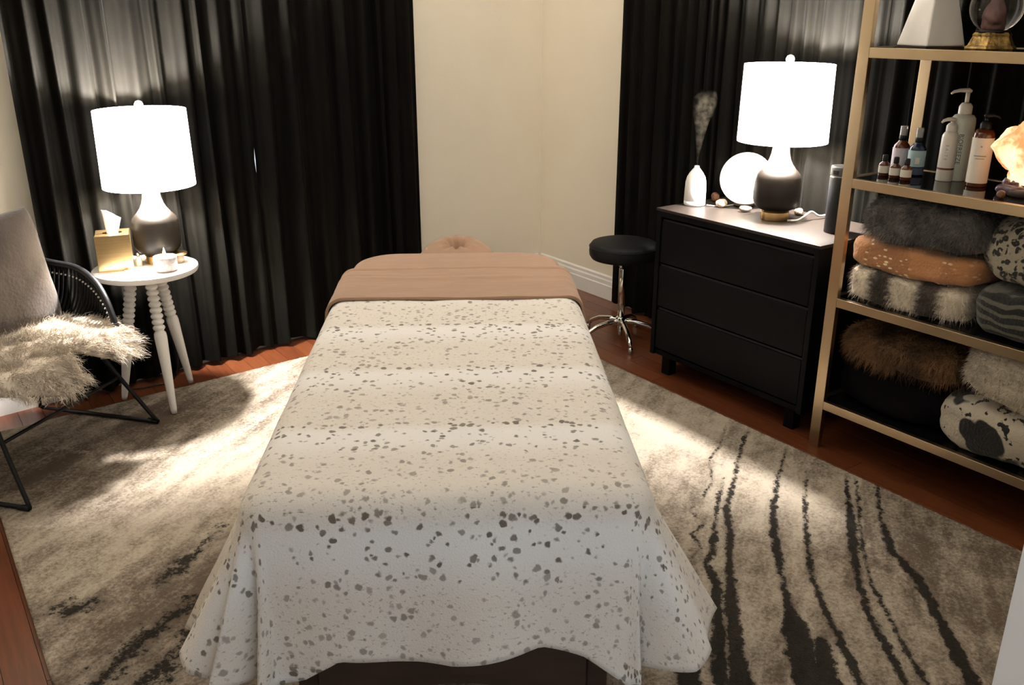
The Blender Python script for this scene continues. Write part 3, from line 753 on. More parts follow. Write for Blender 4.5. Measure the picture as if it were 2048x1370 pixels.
for i in range(nt2+1):
    u = i/nt2*2-1
    for j in range(15):
        t = j/14; w = .017 + .014*t
        top = .066 - .014*u + .010*(1-abs(u+.5))*(abs(u+.5) < 1)
        P[i, j] = (u*w+.006*t, .016*math.sin(u*3.2+.6)*(1-.5*t) + .006*t, H_-.012 + (top+.012)*t)
ts = obj('tissue', grid_mesh(P), 'paper', tb, True); solid(ts, .0012, 0)

# candle in ribbed jar, with lid and card
q = onz(331, 548, STZ)
cd = thing('candle_jar', 'lit white candle in a pale grey textured round jar on side table', 'candle', (.792, 3.368, STZ))
cd.scale = (1.18, 1.18, 1.18)
jar = [(.030, 0), (.0345, .003), (.0355, .012), (.0355, .042), (.034, .046), (.0315, .046), (.0310, .036), (.001, .036)]
obj('jar', lathe(jar, 40, cap=False), 'candlejar', cd, True)
obj('wax', lathe([(.0305, .030), (.0305, .0395), (.020, .0385), (.001, .0385)], 32, cap=False), 'wax', cd, True)
obj('wick', tube([(0, 0, .038), (.001, 0, .047)], .0009, 6), 'matteblack', cd)
obj('flame', lathe([(.0006, .045), (.0040, .051), (.0046, .056), (.0030, .064), (.0004, .073)], 14), 'flame', cd, True)
lid = obj('jar_lid', lathe([(.034, 0), (.036, .002), (.036, .005), (.033, .007), (.006, .008), (.004, .008)], 36), 'brass', None, True, loc=(.862, 3.458, STZ+.0335), rot=(0, 0, 0))
# the lid rests on a small box of matches behind the candle
mb = obj('match_tin', lathe([(.020, 0), (.021, .002), (.021, .031), (.019, .033)], 28), 'agate', None, True, loc=(.862, 3.458, STZ))
tag(lid, 'thin brass candle lid lying behind the lit candle beside the lamp base', 'lid'); tag(mb, 'small brown tin under the brass lid behind the lit candle', 'tin')
q = onz(278, 552, STZ)
cdd = obj('card_stack', box(-.042, .042, -.028, .028, 0, .007), 'card', None, loc=(.690, 3.392, STZ), rot=(0, 0, math.radians(-18))); bevel(cdd, .001)
tag(cdd, 'small cream card lying flat at the front of the side table', 'card')
sb = thing('small_bottle', 'tiny clear bottle between the gold tissue box and lamp base', 'bottle', (.726, 3.492, STZ))
obj('bottle_body', lathe([(.010, 0), (.0115, .003), (.0115, .028), (.006, .034), (.005, .038)], 20), 'offwhite', sb, True); obj('cap', lathe([(.007, .038), (.007, .048), (.005, .050)], 16), 'steel', sb, True)

# lamp cord trailing down behind the table
c1 = obj('lamp_cord', tube(smooth_path([(.84, 3.585, STZ+.006), (.86, 3.635, STZ+.004), (.875, 3.668, STZ-.05), (.87, 3.67, .25), (.84, 3.66, .03), (.74, 3.655, .008), (.66, 3.665, .008)], 8), .003, 8), 'blackmetal', None, True)
tag(c1, 'dark lamp cord hanging behind the white side table', 'cord')

# ================================================================== CHAIR
CC = Vector((.2435, 3.243, 0)); CRZ = math.atan2(.651, .759)
ch = thing('rope_chair', 'black woven rope armchair with thin black metal rod legs', 'chair', (CC.x, CC.y, RZ), CRZ)
SZ = .375
for sx in (-1, 1):
    front = (sx*.325, -.262, .008); rear = (sx*.325, .255, .008)
    obj('leg', tube(smooth_path([(sx*.235, -.075, SZ), (sx*.28, -.165, .19), (sx*.318, -.25, .03)], 4) + [(sx*.325, -.262, .010), (sx*.325, -.245, .008)], .0075, 10), 'blackmetal', ch, True)
    obj('floor_rail', tube([(sx*.325, -.250, .008), (sx*.325, .245, .008)], .0075, 10), 'blackmetal', ch, True)
    obj('leg', tube([(sx*.325, .240, .008), (sx*.322, .255, .014)] + smooth_path([(sx*.318, .25, .03), (sx*.20, .13, .19), (sx*.13, .06, SZ)], 4), .0075, 10), 'blackmetal', ch, True)
    obj('foot_cap', tube([(sx*.325, -.262, .008), (sx*.325, -.222, .008)], .0105, 10), 'blackmetal', ch, True)
obj('stretcher', tube([(-.278, -.162, .195), (.278, -.162, .195)], .006, 10), 'blackmetal', ch, True)
seat_pts = [(.30, -.20), (.345, -.05), (.34, .12), (.25, .26), (0, .31), (-.25, .26), (-.34, .12), (-.345, -.05), (-.30, -.20), (0, -.235)]
ringp = smooth_path([(x-.035, y, SZ+.005) for x, y in seat_pts], 8, True)
obj('seat_ring', tube(ringp, .010, 10, True), 'blackmetal', ch, True)
n = len(ringp); obj('seat', ([tuple(p) for p in ringp] + [(p.x, p.y, SZ-.008) for p in ringp], [tuple(range(n)), tuple(reversed(range(n, 2*n)))] + [(n+i, n+(i+1) % n, (i+1) % n, i) for i in range(n)]), 'rope', ch)
rimc = [(.275, -.215, .41), (.305, -.165, .50), (.35, -.09, .548), (.392, .01, .575), (.402, .12, .585), (.385, .22, .605), (.27, .36, .655), (0, .41, .69)]
rimpts = rimc + [(-x, y, z) for x, y, z in reversed(rimc[:-1])]
rimpts = [(x-.035, y, z) for x, y, z in rimpts]
rimp = smooth_path([(.265, -.20, SZ+.005)] + rimpts + [(-.335, -.20, SZ+.005)], 8)
obj('rim', tube(rimp, .0115, 12), 'blackmetal', ch, True)
# woven ropes from rim to seat ring: outer shell curve
back_ring = [p for p in ringp if True]
ropes = []
cumr = [0]
for i in range(1, len(rimp)): cumr.append(cumr[-1] + (rimp[i]-rimp[i-1]).length)
seatcurve = smooth_path([(.30, -.20, SZ+.005), (.345, -.05, SZ+.005), (.34, .12, SZ+.005), (.25, .26, SZ+.005), (0, .31, SZ+.005), (-.25, .26, SZ+.005), (-.34, .12, SZ+.005), (-.345, -.05, SZ+.005), (-.30, -.20, SZ+.005)], 12)
seatcurve = [p_ + Vector((-.035, 0, 0)) for p_ in seatcurve]
def at_len(path, f):
    L = [0]
    for i in range(1, len(path)): L.append(L[-1]+(path[i]-path[i-1]).length)
    x = f*L[-1]; k = int(np.searchsorted(L, x)); k = min(max(k, 1), len(path)-1)
    t = (x-L[k-1])/max(1e-9, L[k]-L[k-1]); return path[k-1].lerp(path[k], t)
NR = 104
for k in range(NR+1):
    f = .02+.96*k/NR; a = at_len(rimp, f); b = at_len(seatcurve, f); m_ = a.lerp(b, .55) + Vector((a.x*.06, max(0, a.y)*.08, -.01))
    ropes.append(tube(smooth_path([a, m_, b], 4), .0040, 6))
    ropes.append(lathe([(.0065, -.012), (.0065, .012)], 8)); v_, f_ = ropes.pop(); 
    ropes.append(([tuple(a+(b-a).normalized()*.016+Vector(q)*.62) for q in v_], f_))
obj('rope_weave', join(*ropes), 'rope', ch, True, kind='stuff')
knots = []
for k in range(3, 30):
    a = at_len(rimp, .02+.96*k/NR); b = at_len(seatcurve, .02+.96*k/NR)
    bpt = a+(b-a).normalized()*.034
    v_, f_ = lathe([(.001, -.0035), (.0035, -.002), (.0035, .002), (.001, .0035)], 8); knots.append(([tuple(Vector(q)+bpt+Vector((-.006, -.003, 0))) for q in v_], f_))
obj('clip_row', join(*knots), 'steel', ch, True, kind='stuff')

# sheepskin on the seat
NA, NRR = 72, 22; P = np.zeros((NA+1, NRR+1, 3))
def sk_r(a):
    x, y = math.cos(a), math.sin(a)
    r = 1/((abs(x)/.30)**2.6 + (abs(y)/.285)**2.6)**(1/2.6)
    r += .035*math.cos(3*a+.8) + .02*math.cos(7*a) - .06*math.exp(-((a-4.92)/.16)**2) + .03*math.exp(-((a-5.5)/.25)**2)
    return r
for i in range(NA+1):
    a = 2*PI*i/NA; R0 = sk_r(a % (2*PI))
    for j in range(NRR+1):
        t = j/NRR; r = R0*t; x, y = r*math.cos(a)-.045, r*math.sin(a)-.055
        z = SZ+.026+.008*fbm(x, y, 0, 9, 2)
        # droop over the front edge of the seat
        over = max(0, -y-.235); z -= over*.7
        if over: y = -.235 - over*.75
        P[i, j] = (x, y, z)
skv = grid_mesh(P)
sk = thing('sheepskin', 'fluffy ivory sheepskin throw on the seat of the rope chair', 'sheepskin', (CC.x, CC.y, RZ), CRZ)
hide = obj('hide', skv, 'wool', sk, True); solid(hide, .010)
pts, nrm = sample_surface(hide.data, 2600, 5); nrm[nrm[:, 2] < 0] *= -1
rad = pts[:, :2]-np.array([0, .05]); rad /= np.linalg.norm(rad, axis=1)[:, None]+1e-6
edge = np.clip(np.linalg.norm(pts[:, :2]-np.array([0, -.05]), axis=1)/.3, 0, 1)[:, None]
clump = np.array([[fbm(p_[0], p_[1], 0, 14, 3), fbm(p_[0], p_[1], 0, 14, 8), 0] for p_ in pts])*1.5
comb = np.concatenate([rad*(.35+1.0*edge**2), np.zeros((len(pts), 1))], 1) + clump
hv = strands(pts, nrm*.55, 12, .054, .0010, .36, np.repeat(comb, 12, 0), 3, jitter=.20, segs=4)
obj('fleece', hv, 'wool', sk, True, kind='stuff')

# pillow
def pillow_mesh(h, t, n=26):
    P = []
    for sgn in (1, -1):
        for i in range(n+1):
            for j in range(n+1):
                u, v_ = i/n*2-1, j/n*2-1
                e = (max(0, 1-u**4)*max(0, 1-v_**4))**.42
                px = u*h*(1-.07*(1-abs(v_))**1.0*abs(u)**2*1.2); pz = v_*h*(1-.07*(1-abs(u))*abs(v_)**2*1.2)
                P.append((px, sgn*(t*e+.004*fbm(u, v_, sgn, 2.5, 4)*(e > .02)), pz))
    m_ = (n+1)**2; F = []
    for k, flip in ((0, 0), (m_, 1)):
        for i in range(n):
            for j in range(n):
                q = (k+i*(n+1)+j, k+(i+1)*(n+1)+j, k+(i+1)*(n+1)+j+1, k+i*(n+1)+j+1); F.append(tuple(reversed(q)) if not flip else q)
    return P, F
pm = Matrix.Rotation(math.radians(-11), 4, 'X')
pw = obj('pillow', pillow_mesh(.215, .075), 'pillow', None, True)
pw.matrix_world = Matrix.Translation((CC.x, CC.y, RZ)) @ Matrix.Rotation(CRZ, 4, 'Z') @ Matrix.Translation((.12, .145, .592)) @ Matrix.Rotation(math.radians(-6), 4, 'Z') @ pm
w = pw.modifiers.new('weld', 'WELD'); w.merge_threshold = .002; subsurf(pw, 1)
tag(pw, 'square taupe velvet throw pillow leaning in the rope chair', 'pillow')

# ================================================================== DRESSER
DXF, DXB, DY0, DY1, DH = 2.555, 2.975, 1.825, 2.615, .715
dr = thing('dresser', 'low black three-drawer dresser with dark brown wood top', 'dresser', (DXF, DY0, 0))
DD, DWd = DXB-DXF, DY1-DY0
T = .022
bevel(obj('body', join(box(0, DD, 0, T, .085, DH-.012), box(0, DD, DWd-T, DWd, .085, DH-.012), box(.012, DD, T, DWd-T, .085, .085+T), box(DD-.01, DD, T, DWd-T, .085+T, DH-.012), box(.02, DD-.01, T, DWd-T, DH-.032, DH-.012)), 'blackwood', dr), .002)
bevel(obj('dresser_top', box(-.004, DD, -.004, DWd+.004, DH-.012, DH), 'topwood', dr), .002)
bevel(obj('top_rail', box(.0, .02, T, DWd-T, DH-.034, DH-.0125), 'blackwood', dr), .001)
dz0, dz1 = .112, DH-.040; hgt = (dz1-dz0)/3
for k in range(3):
    z0 = dz0+hgt*k
    d_ = obj('drawer', box(.004, .36, T+.004, DWd-T-.004, z0+.004, z0+hgt-.012), 'blackwood', dr); bevel(d_, .002)
    obj('finger_lip', box(.010, .018, T+.006, DWd-T-.006, z0+hgt-.012, z0+hgt-.004), 'matteblack', d_)
for x in (.05, DD-.05):
    for y in (.07, DWd-.07): bevel(obj('leg', box(x-.022, x+.022, y-.022, y+.022, 0, .085), 'blackwood', dr), .002)
l2 = lamp((2.775, 2.205, DH), 'bottle-shaped dark table lamp with lit white drum shade on black dresser', .9)

# diffuser with its mist
q = onz(1387, 412, DH)
df = thing('diffuser', 'white ceramic bottle-shaped aroma diffuser at the far end of the dresser', 'diffuser', (q[0]+.02, q[1]+.015, DH))
obj('base_ring', lathe([(.040, 0), (.0435, .004), (.0437, .019)], 40), 'ceramic', df, True)
obj('cover', lathe([(.0425, .0205), (.0437, .022), (.0432, .06), (.0415, .095), (.037, .115), (.027, .133), (.016, .147), (.0105, .154), (.0100, .160), (.007, .161), (.006, .156)], 44), 'ceramic', df, True)
m_, nt, p = new_mat('fine mist'); nt.nodes.remove(p)
vs = nt.nodes.new('ShaderNodeVolumePrincipled'); nt.links.new(vs.outputs[0], nt.nodes['Material Output'].inputs['Volume'])
vs.inputs['Color'].default_value = (.95, .80, .58, 1); vs.inputs['Anisotropy'].default_value = .1
tc = nt.nodes.new('ShaderNodeTexCoord'); nz = noise_tex(nt, tc.outputs['Object'], 34, 4, .6)
sp = nt.nodes.new('ShaderNodeSeparateXYZ'); nt.links.new(tc.outputs['Object'], sp.inputs[0])
den = sstep(nt, math_node(nt, 'MULTIPLY_ADD', nz.outputs[0], 1.0, 0), .40, .74)
fall = math_node(nt, 'SUBTRACT', 1.0, sstep(nt, sp.outputs[2], .02, .24))
zq = math_node(nt, 'POWER', math_node(nt, 'DIVIDE', math_node(nt, 'MAXIMUM', sp.outputs[2], .0001), .3), 2.0)
wob = noise_tex(nt, tc.outputs['Object'], 13, 2); ws = nt.nodes.new('ShaderNodeSeparateColor'); nt.links.new(wob.outputs['Color'], ws.inputs[0])
rx = math_node(nt, 'ADD', math_node(nt, 'SUBTRACT', sp.outputs[0], math_node(nt, 'MULTIPLY', zq, .012)), math_node(nt, 'MULTIPLY', math_node(nt, 'SUBTRACT', ws.outputs[0], .5), math_node(nt, 'MULTIPLY', zq, .10)))
ry = math_node(nt, 'ADD', math_node(nt, 'ADD', sp.outputs[1], math_node(nt, 'MULTIPLY', zq, .016)), math_node(nt, 'MULTIPLY', math_node(nt, 'SUBTRACT', ws.outputs[1], .5), math_node(nt, 'MULTIPLY', zq, .10)))
rr = math_node(nt, 'SQRT', math_node(nt, 'ADD', math_node(nt, 'MULTIPLY', rx, rx), math_node(nt, 'MULTIPLY', ry, ry)))
RR = math_node(nt, 'MULTIPLY_ADD', sp.outputs[2], .22, .004)
rim_ = math_node(nt, 'SUBTRACT', 1.0, sstep(nt, math_node(nt, 'DIVIDE', rr, RR), .45, 1.0))
rim_ = math_node(nt, 'MULTIPLY', rim_, math_node(nt, 'SUBTRACT', 1.0, sstep(nt, sp.outputs[2], .23, .30)))
nt.links.new(math_node(nt, 'MULTIPLY', math_node(nt, 'ADD', math_node(nt, 'MULTIPLY', den, 20.0), math_node(nt, 'MULTIPLY', fall, 5.0)), rim_), vs.inputs['Density'])
prof = [(.0035, 0), (.005, .03), (.008, .06), (.014, .10), (.022, .14), (.031, .175), (.042, .205), (.052, .235), (.052, .262), (.040, .290), (.012, .308)]
V, F = lathe(prof, 28); V = [(x*(1+.25*fbm(x, y, z, 18, 3)) + .012*(z/.3)**2, y*(1+.25*fbm(x, y, z, 18, 5)) - .016*(z/.3)**2, z) for x, y, z in V]
ms = obj('mist_plume', (V, F), m_, None, True, loc=(q[0]+.02, q[1]+.015, DH+.161), kind='stuff')
tag(ms, 'thin warm plume of mist rising from the white diffuser', 'mist')
# globe lamp and stones
q = onz(1478, 408, DH)
gl = thing('globe_lamp', 'glowing white globe lamp behind the dresser lamp', 'lamp', (2.865, 2.435, DH))
obj('globe', lathe([(.104*math.sin(PI*k/28)+.0005, .112-.104*math.cos(PI*k/28)) for k in range(1, 28)], 48), 'moon', gl, True)
obj('globe_stand', lathe([(.040, 0), (.042, .004), (.040, .013), (.028, .014)], 32), 'darkwood', gl, True)
def stone(name, label, loc, hx, hy, hz, material, seed, rz=0, group=None):
    me = rounded_block(hx, hy, hz, 2.4, 7, .35*min(hx, hy), 22/ (min(hx, hy)/.02), seed)
    o = obj(name, me, material, None, True, loc=(loc[0], loc[1], loc[2]+hz), rot=(0, 0, rz)); tag(o, label, 'stone', group); return o
q = onz(1441, 414, DH); stone('agate_stone', 'brown and tan stone between the diffuser and globe lamp', (q[0]+.005, q[1]+.0, DH), .024, .020, .017, 'agate', 3, .4)
q = onz(1430, 408, DH); stone('agate_stone', 'darker small stone tucked behind the tan stone by the globe lamp', (q[0]+.04, q[1]+.035, DH), .018, .016, .018, 'brownstone', 5)
q = onz(1491, 424, DH); stone('agate_stone', 'pale banded stone in front of the globe lamp', (q[0], q[1], DH), .026, .016, .013, 'agate', 9, -.5)
q = onz(1596, 433, DH); stone('agate_stone', 'greyish stone beside the dresser lamp base and white cord', (q[0]+.02, q[1]+.015, DH), .022, .016, .013, 'agate', 14, .9)
q0 = onz(1588, 444, DH)
wc = obj('white_cord', tube(smooth_path([(q0[0]-.015, q0[1]+.02, DH+.004), (q0[0]+.01, q0[1]-.006, DH+.006), (q0[0]+.045, q0[1]-.012, DH+.020), (q0[0]+.085, q0[1]-.010, DH+.030), (q0[0]+.12, q0[1]-.020, DH+.012), (2.965, q0[1]-.02, DH+.005), (2.985, q0[1]-.02, DH-.04)], 8), .0042, 10), 'cordwhite', None, True)
tag(wc, 'white cable curling beside the dresser lamp base', 'cord')
q0 = onz(1406, 414, DH)
dfc = obj('power_cord', tube(smooth_path([(q0[0]+.02, q0[1], DH+.006), (q0[0]+.05, q0[1]-.03, DH+.003), (q0[0]+.11, q0[1]-.05, DH+.003), (q0[0]+.19, q0[1]-.05, DH+.003)], 6), .0022, 8), 'cordwhite', df, True)
dfc.matrix_parent_inverse = Matrix.Translation(df.location).inverted()
q = onz(1660, 462, DH)
cn = thing('canister', 'tall matte black canister with grey lid beside the gold shelf post', 'canister', (2.775, 1.925, DH))
obj('canister_body', lathe([(.042, 0), (.044, .003), (.044, .198), (.043, .200)], 44), 'matteblack', cn, True)
obj('collar', lathe([(.0425, .200), (.0425, .204)], 44), 'steel', cn, True)
lidp = obj('lid', lathe([(.0435, .204), (.0437, .206), (.0437, .232), (.042, .236), (.036, .237)], 44), 'greylid', cn, True)
obj('spout_button', box(-.046, -.040, -.010, .010, .210, .224), 'matteblack', lidp)

# ================================================================== STOOL
so = thing('rolling_stool', 'round black cushioned stool on chrome post and star base', 'stool', (2.725, 2.995, 0))
obj('seat', lathe([(.120, .390), (.148, .398), (.157, .412), (.159, .432), (.157, .455), (.147, .469), (.130, .474), (.06, .479), (.004, .480)], 56), 'blackleather', so, True)
obj('seat_piping', tube([(.1575*math.cos(2*PI*k/56), .1575*math.sin(2*PI*k/56), .452) for k in range(56)], .0025, 6, True), 'blackleather', so, True)
obj('seat_plate', lathe([(.02, .365), (.06, .384), (.08, .390)], 24), 'blackmetal', so, True)
obj('post', lathe([(.0165, .10), (.0165, .345), (.0150, .348)], 28), 'chrome', so, True)
obj('gas_piston', lathe([(.0105, .345), (.0105, .385)], 20), 'blackmetal', so, True)
obj('lever_knob', lathe([(.001, -.010), (.008, -.007), (.010, 0), (.008, .007), (.001, .010)], 16), 'chrome', so, True, loc=(-.018, -.010, .362))
obj('hub', lathe([(.022, .072), (.024, .078), (.024, .108), (.018, .114)], 28), 'chrome', so, True)
obj('hub_stem', lathe([(.010, .020), (.0115, .024), (.0115, .074)], 20), 'chrome', so, True)
for k in range(5):
    a = math.radians(98) + 2*PI*k/5
    c_, s_ = math.cos(a), math.sin(a)
    obj('leg', tube([(c_*r, s_*r, z) for r, z in ((.016, .092), (.07, .088), (.13, .076), (.18, .052), (.205, .028))], [.013, .012, .011, .010, .010], 12), 'chrome', so, True)
    obj('foot', lathe([(.009, .0), (.012, .003), (.012, .024), (.006, .030)], 14, cx=c_*.205, cy=s_*.205), 'chrome', so, True)

# ================================================================== GOLD SHELF UNIT
SXF, SXB, SY1, SY0 = 2.538, 2.905, 1.765, .86
sh = thing('shelf_unit', 'tall open gold metal shelf unit with black glass shelves', 'shelf', (SXF, SY0, 0))
PD, PWd = .020, .040; SD, SW = SXB-SXF, SY1-SY0
LV = [.180, .557, .958, 1.357, 1.760]
for x in (0, SD-PD):
    for y in (0, SW-PWd): bevel(obj('post', box(x, x+PD, y, y+PWd, 0, 1.80), 'gold', sh), .0015)
for z in LV:
    for x in (0, SD-PD): bevel(obj('rail', box(x, x+PD, PWd, SW-PWd, z-.030, z), 'gold', sh), .001)
    for y in (0, SW-PD): bevel(obj('rail', box(PD, SD-PD, y, y+PD, z-.030, z), 'gold', sh), .001)
    obj('shelf_glass', box(PD*.5, SD-PD*.5, PD*.5, SW-PD*.5, z-.001, z+.006) if False else box(PD, SD-PD, PD, SW-PD, z-.010, z-.002), 'blackglass', sh)
for z in LV: pass
# chrome kick leg behind the front post, as seen under the lowest shelf
SH = [z-.002 for z in LV]

# ---- top shelf
zt = SH[3]
q = onx(1860, 92, 2.70)
py = thing('pyramid', 'tall white faceted pyramid on the top shelf', 'pyramid', (q[0], q[1], zt), math.radians(-20))
hbp = .070
ped = obj('pyramid_body', ([(-hbp, -hbp, .006), (hbp, -hbp, .006), (hbp, hbp, .006), (-hbp, hbp, .006), (-.010, -.010, .32), (.010, -.010, .32), (.010, .010, .32), (-.010, .010, .32)], [(3, 2, 1, 0), (4, 5, 6, 7), (0, 1, 5, 4), (1, 2, 6, 5), (2, 3, 7, 6), (3, 0, 4, 7)]), 'ceramic', py); bevel(ped, .006, 3, 20)
obj('pyramid_foot', box(-hbp*.97, hbp*.97, -hbp*.97, hbp*.97, 0, .006), 'darkwood', py)
q = onx(1981, 92, 2.72)
sg = thing('snow_globe', 'glass snow globe with gold stepped base on the top shelf', 'snow globe', (q[0], q[1], zt), math.radians(20))
obj('base', join(lathe([(.072, 0), (.074, .004), (.070, .010), (.066, .012)], 6), lathe([(.066, .012), (.055, .036), (.056, .042), (.050, .048)], 6)), 'antique', sg)
obj('base_band', lathe([(.046, .046), (.046, .054)], 32), 'blackmetal', sg, True)
obj('glass_globe', lathe([(.072*math.sin(PI*k/24)+.0005, .118-.072*math.cos(PI*k/24)) for k in range(1, 24)], 40), 'glass', sg, True)
cone = rounded_block(.034, .034, .05, 2, 8, .012, 30, 4)
for v_ in cone.vertices:
    f = max(.12, 1-(v_.co.z+.05)/.11); v_.co.x *= f*1.1; v_.co.y *= f*1.1
obj('scenery', cone, 'pinkrock', sg, True, loc=(0, 0, .110))

# ---- bottle shelf
zb = SH[2]
def text_mesh(body, size, material, parent, loc, rot, name='lettering', depth=.0004):
    cu = bpy.data.curves.new(name, 'FONT'); cu.body = body; cu.size = size; cu.align_x = 'CENTER'; cu.align_y = 'CENTER'; cu.extrude = depth
    tmp = bpy.data.objects.new('tmp', cu); COL.objects.link(tmp); dg = bpy.context.evaluated_depsgraph_get()
    me = bpy.data.meshes.new_from_object(tmp.evaluated_get(dg)); bpy.data.objects.remove(tmp)
    return obj(name, me, material, parent, loc=loc, rot=rot)
def wrap_text(body, size, material, parent, radius, z, ang, vertical, name='lettering', sx=1.0):
    """lettering bent round a bottle; ang is the facing direction in the bottle's frame"""
    cu = bpy.data.curves.new(name, 'FONT'); cu.body = body; cu.size = size; cu.align_x = 'CENTER'; cu.align_y = 'CENTER'; cu.resolution_u = 3
    tmp = bpy.data.objects.new('tmp', cu); COL.objects.link(tmp); dg = bpy.context.evaluated_depsgraph_get()
    me = bpy.data.meshes.new_from_object(tmp.evaluated_get(dg)); bpy.data.objects.remove(tmp)
    for v_ in me.vertices:
        x, y = v_.co.x*sx, v_.co.y
        if vertical: u_, w_ = y, -x         # reads from top to bottom
        else: u_, w_ = x, y
        a = ang + u_/radius
        v_.co = (radius*1.012*math.cos(a), radius*1.012*math.sin(a), z+w_)
    return obj(name, me, material, parent)
def facing(loc):   # angle from a thing towards the camera
    return math.atan2(-loc[1], -loc[0])
def dropper(u, v, label):
    q = onz(u, v, zb); t = thing('dropper_bottle', label, 'bottle', (q[0]+.012, q[1]+.01, zb), 0, 'small amber dropper bottles')
    obj('bottle_body', lathe([(.0150, 0), (.0170, .002), (.0170, .036), (.015, .041), (.008, .046), (.0075, .050)], 28), 'amber', t, True)
    obj('paper_label', lathe([(.0172, .011), (.0172, .034)], 28, cap=False), 'label', t, True)
    obj('cap', lathe([(.0085, .048), (.0088, .050), (.0085, .066), (.0070, .068)], 20), 'matteblack', t, True)
    return t
dropper(1767, 353, 'small amber dropper bottle nearest the shelf post, leftmost of three')
dropper(1789, 358, 'small amber dropper bottle, middle of the three on the shelf')
dropper(1811, 362, 'small amber dropper bottle in front of the blue-labelled spray bottle')
def spray(u, v, label, lm, extra=False):
    q = onz(u, v, zb); t = thing('spray_bottle', label, 'bottle', (q[0]+.03, q[1]+.023, zb))
    obj('bottle_body', lathe([(.024, 0), (.0265, .003), (.0265, .080), (.0245, .090), (.016, .100), (.011, .105), (.011, .110)], 32), 'navy' if extra else 'amber', t, True)
    obj('paper_label', lathe([(.0268, .030 if extra else .012), (.0268, .082)], 32, cap=False), lm, t, True)
    obj('sprayer', lathe([(.012, .106), (.012, .120), (.009, .124), (.007, .140), (.006, .142)], 24), 'matteblack', t, True)
    obj('cap', lathe([(.0115, .122), (.0115, .150), (.0105, .152), (.0008, .152)], 24, cap=False), 'clear', t, True)
    if extra:
        a = facing((q[0], q[1])); V, F = [], []
        for k in range(9):
            an = a-.1+.5*(k/8); V += [(.0273*math.cos(an), .0273*math.sin(an), .040), (.0273*math.cos(an), .0273*math.sin(an), .060)]
        obj('small_label', (V, [(2*k, 2*k+2, 2*k+3, 2*k+1) for k in range(8)]), 'label', t)
        obj('lower_label', lathe([(.0268, .005), (.0268, .027)], 32, cap=False), mat('blue label', (.06, .08, .14), .5), t, True)
    return t
spray(1798, 348, 'amber spray bottle with pale violet label behind the small droppers', 'labelviolet')
spray(1830, 354, 'dark spray bottle with pale teal label behind the small droppers', 'labelblue', True)
def pump(t, z, r, hgt, material, ang, reach, tall=0):
    obj('pump_collar', lathe([(r, z), (r*1.02, z+.003), (r, z+hgt*.45), (r*.72, z+hgt*.62), (r*.60, z+hgt*.66)], 28), material, t, True)
    top = z+hgt*.66+tall
    obj('pump_stem', lathe([(r*.32, z+hgt*.6), (r*.32, top)], 16), material, t, True)
    c_, s_ = math.cos(ang), math.sin(ang)
    obj('pump_nozzle', tube([(-c_*r*.5, -s_*r*.5, top+.004), (0, 0, top+.007), (c_*reach*.5, s_*reach*.5, top+.007), (c_*reach*.85, s_*reach*.85, top+.003), (c_*reach, s_*reach, top-.003)], [.005, .0075, .0055, .0045, .003], 10), material, t, True)
left_dir = math.atan2(-R_[1], -R_[0])       # pump spouts point to the left of the picture
# white lotion bottle with maroon band
q = onz(1889, 364, zb); t = thing('lotion_bottle', 'short white pump bottle with maroon band on the glass shelf', 'bottle', (q[0]+.024, q[1]+.018, zb)); fa = facing(q)
obj('bottle_body', lathe([(.0235, 0), (.0250, .002), (.0250, .130), (.024, .141), (.019, .150), (.0135, .154)], 36), 'offwhite', t, True)
obj('band', lathe([(.0252, .036), (.0252, .042)], 36, cap=False), 'maroon', t, True)
pump(t, .152, .0165, .040, 'offwhite', left_dir, .034, .004)
wrap_text('E A I T E', .0125, 'greyink', t, .0250, .090, fa-.2, True, sx=1.05)
# tall bottle
q = onz(1914, 366, zb); t = thing('gel_bottle', 'tall white pump bottle with green vertical lettering', 'bottle', (q[0]+.050, q[1]+.040, zb)); fa = facing(q)
obj('bottle_body', lathe([(.034, 0), (.036, .003), (.036, .180), (.0345, .192), (.028, .201), (.016, .205)], 40), 'greenwhite', t, True)
pump(t, .204, .0195, .052, 'offwhite', left_dir, .052, .030)
wrap_text('BIOFREEZE', .0185, 'greenink', t, .036, .100, fa+.04, True, sx=1.05)
# amber bottle with large label
q = onz(1954, 376, zb); t = thing('oil_bottle', 'amber pump bottle with a wide cream label, right of the tall white bottle', 'bottle', (q[0]+.030, q[1]+.022, zb)); fa = facing(q)
obj('bottle_body', lathe([(.0285, 0), (.0300, .003), (.0300, .150), (.0285, .160), (.023, .169), (.013, .173)], 40), 'amber', t, True)
obj('paper_label', lathe([(.0303, .012), (.0303, .147)], 40, cap=False), 'label', t, True)
pump(t, .172, .016, .034, 'matteblack', left_dir+PI, .040, .010)
for zz, ww, hh in ((.122, .08, .0022), (.094, .58, .0016), (.086, .42, .0012)):
    V, F = [], []
    for k in range(9):
        an = fa-.05-ww+2*ww*k/8; V += [(.0306*math.cos(an), .0306*math.sin(an), zz-hh), (.0306*math.cos(an), .0306*math.sin(an), zz+hh)]
    obj('print_line', (V, [(2*k, 2*k+2, 2*k+3, 2*k+1) for k in range(8)]), 'greyink', t)
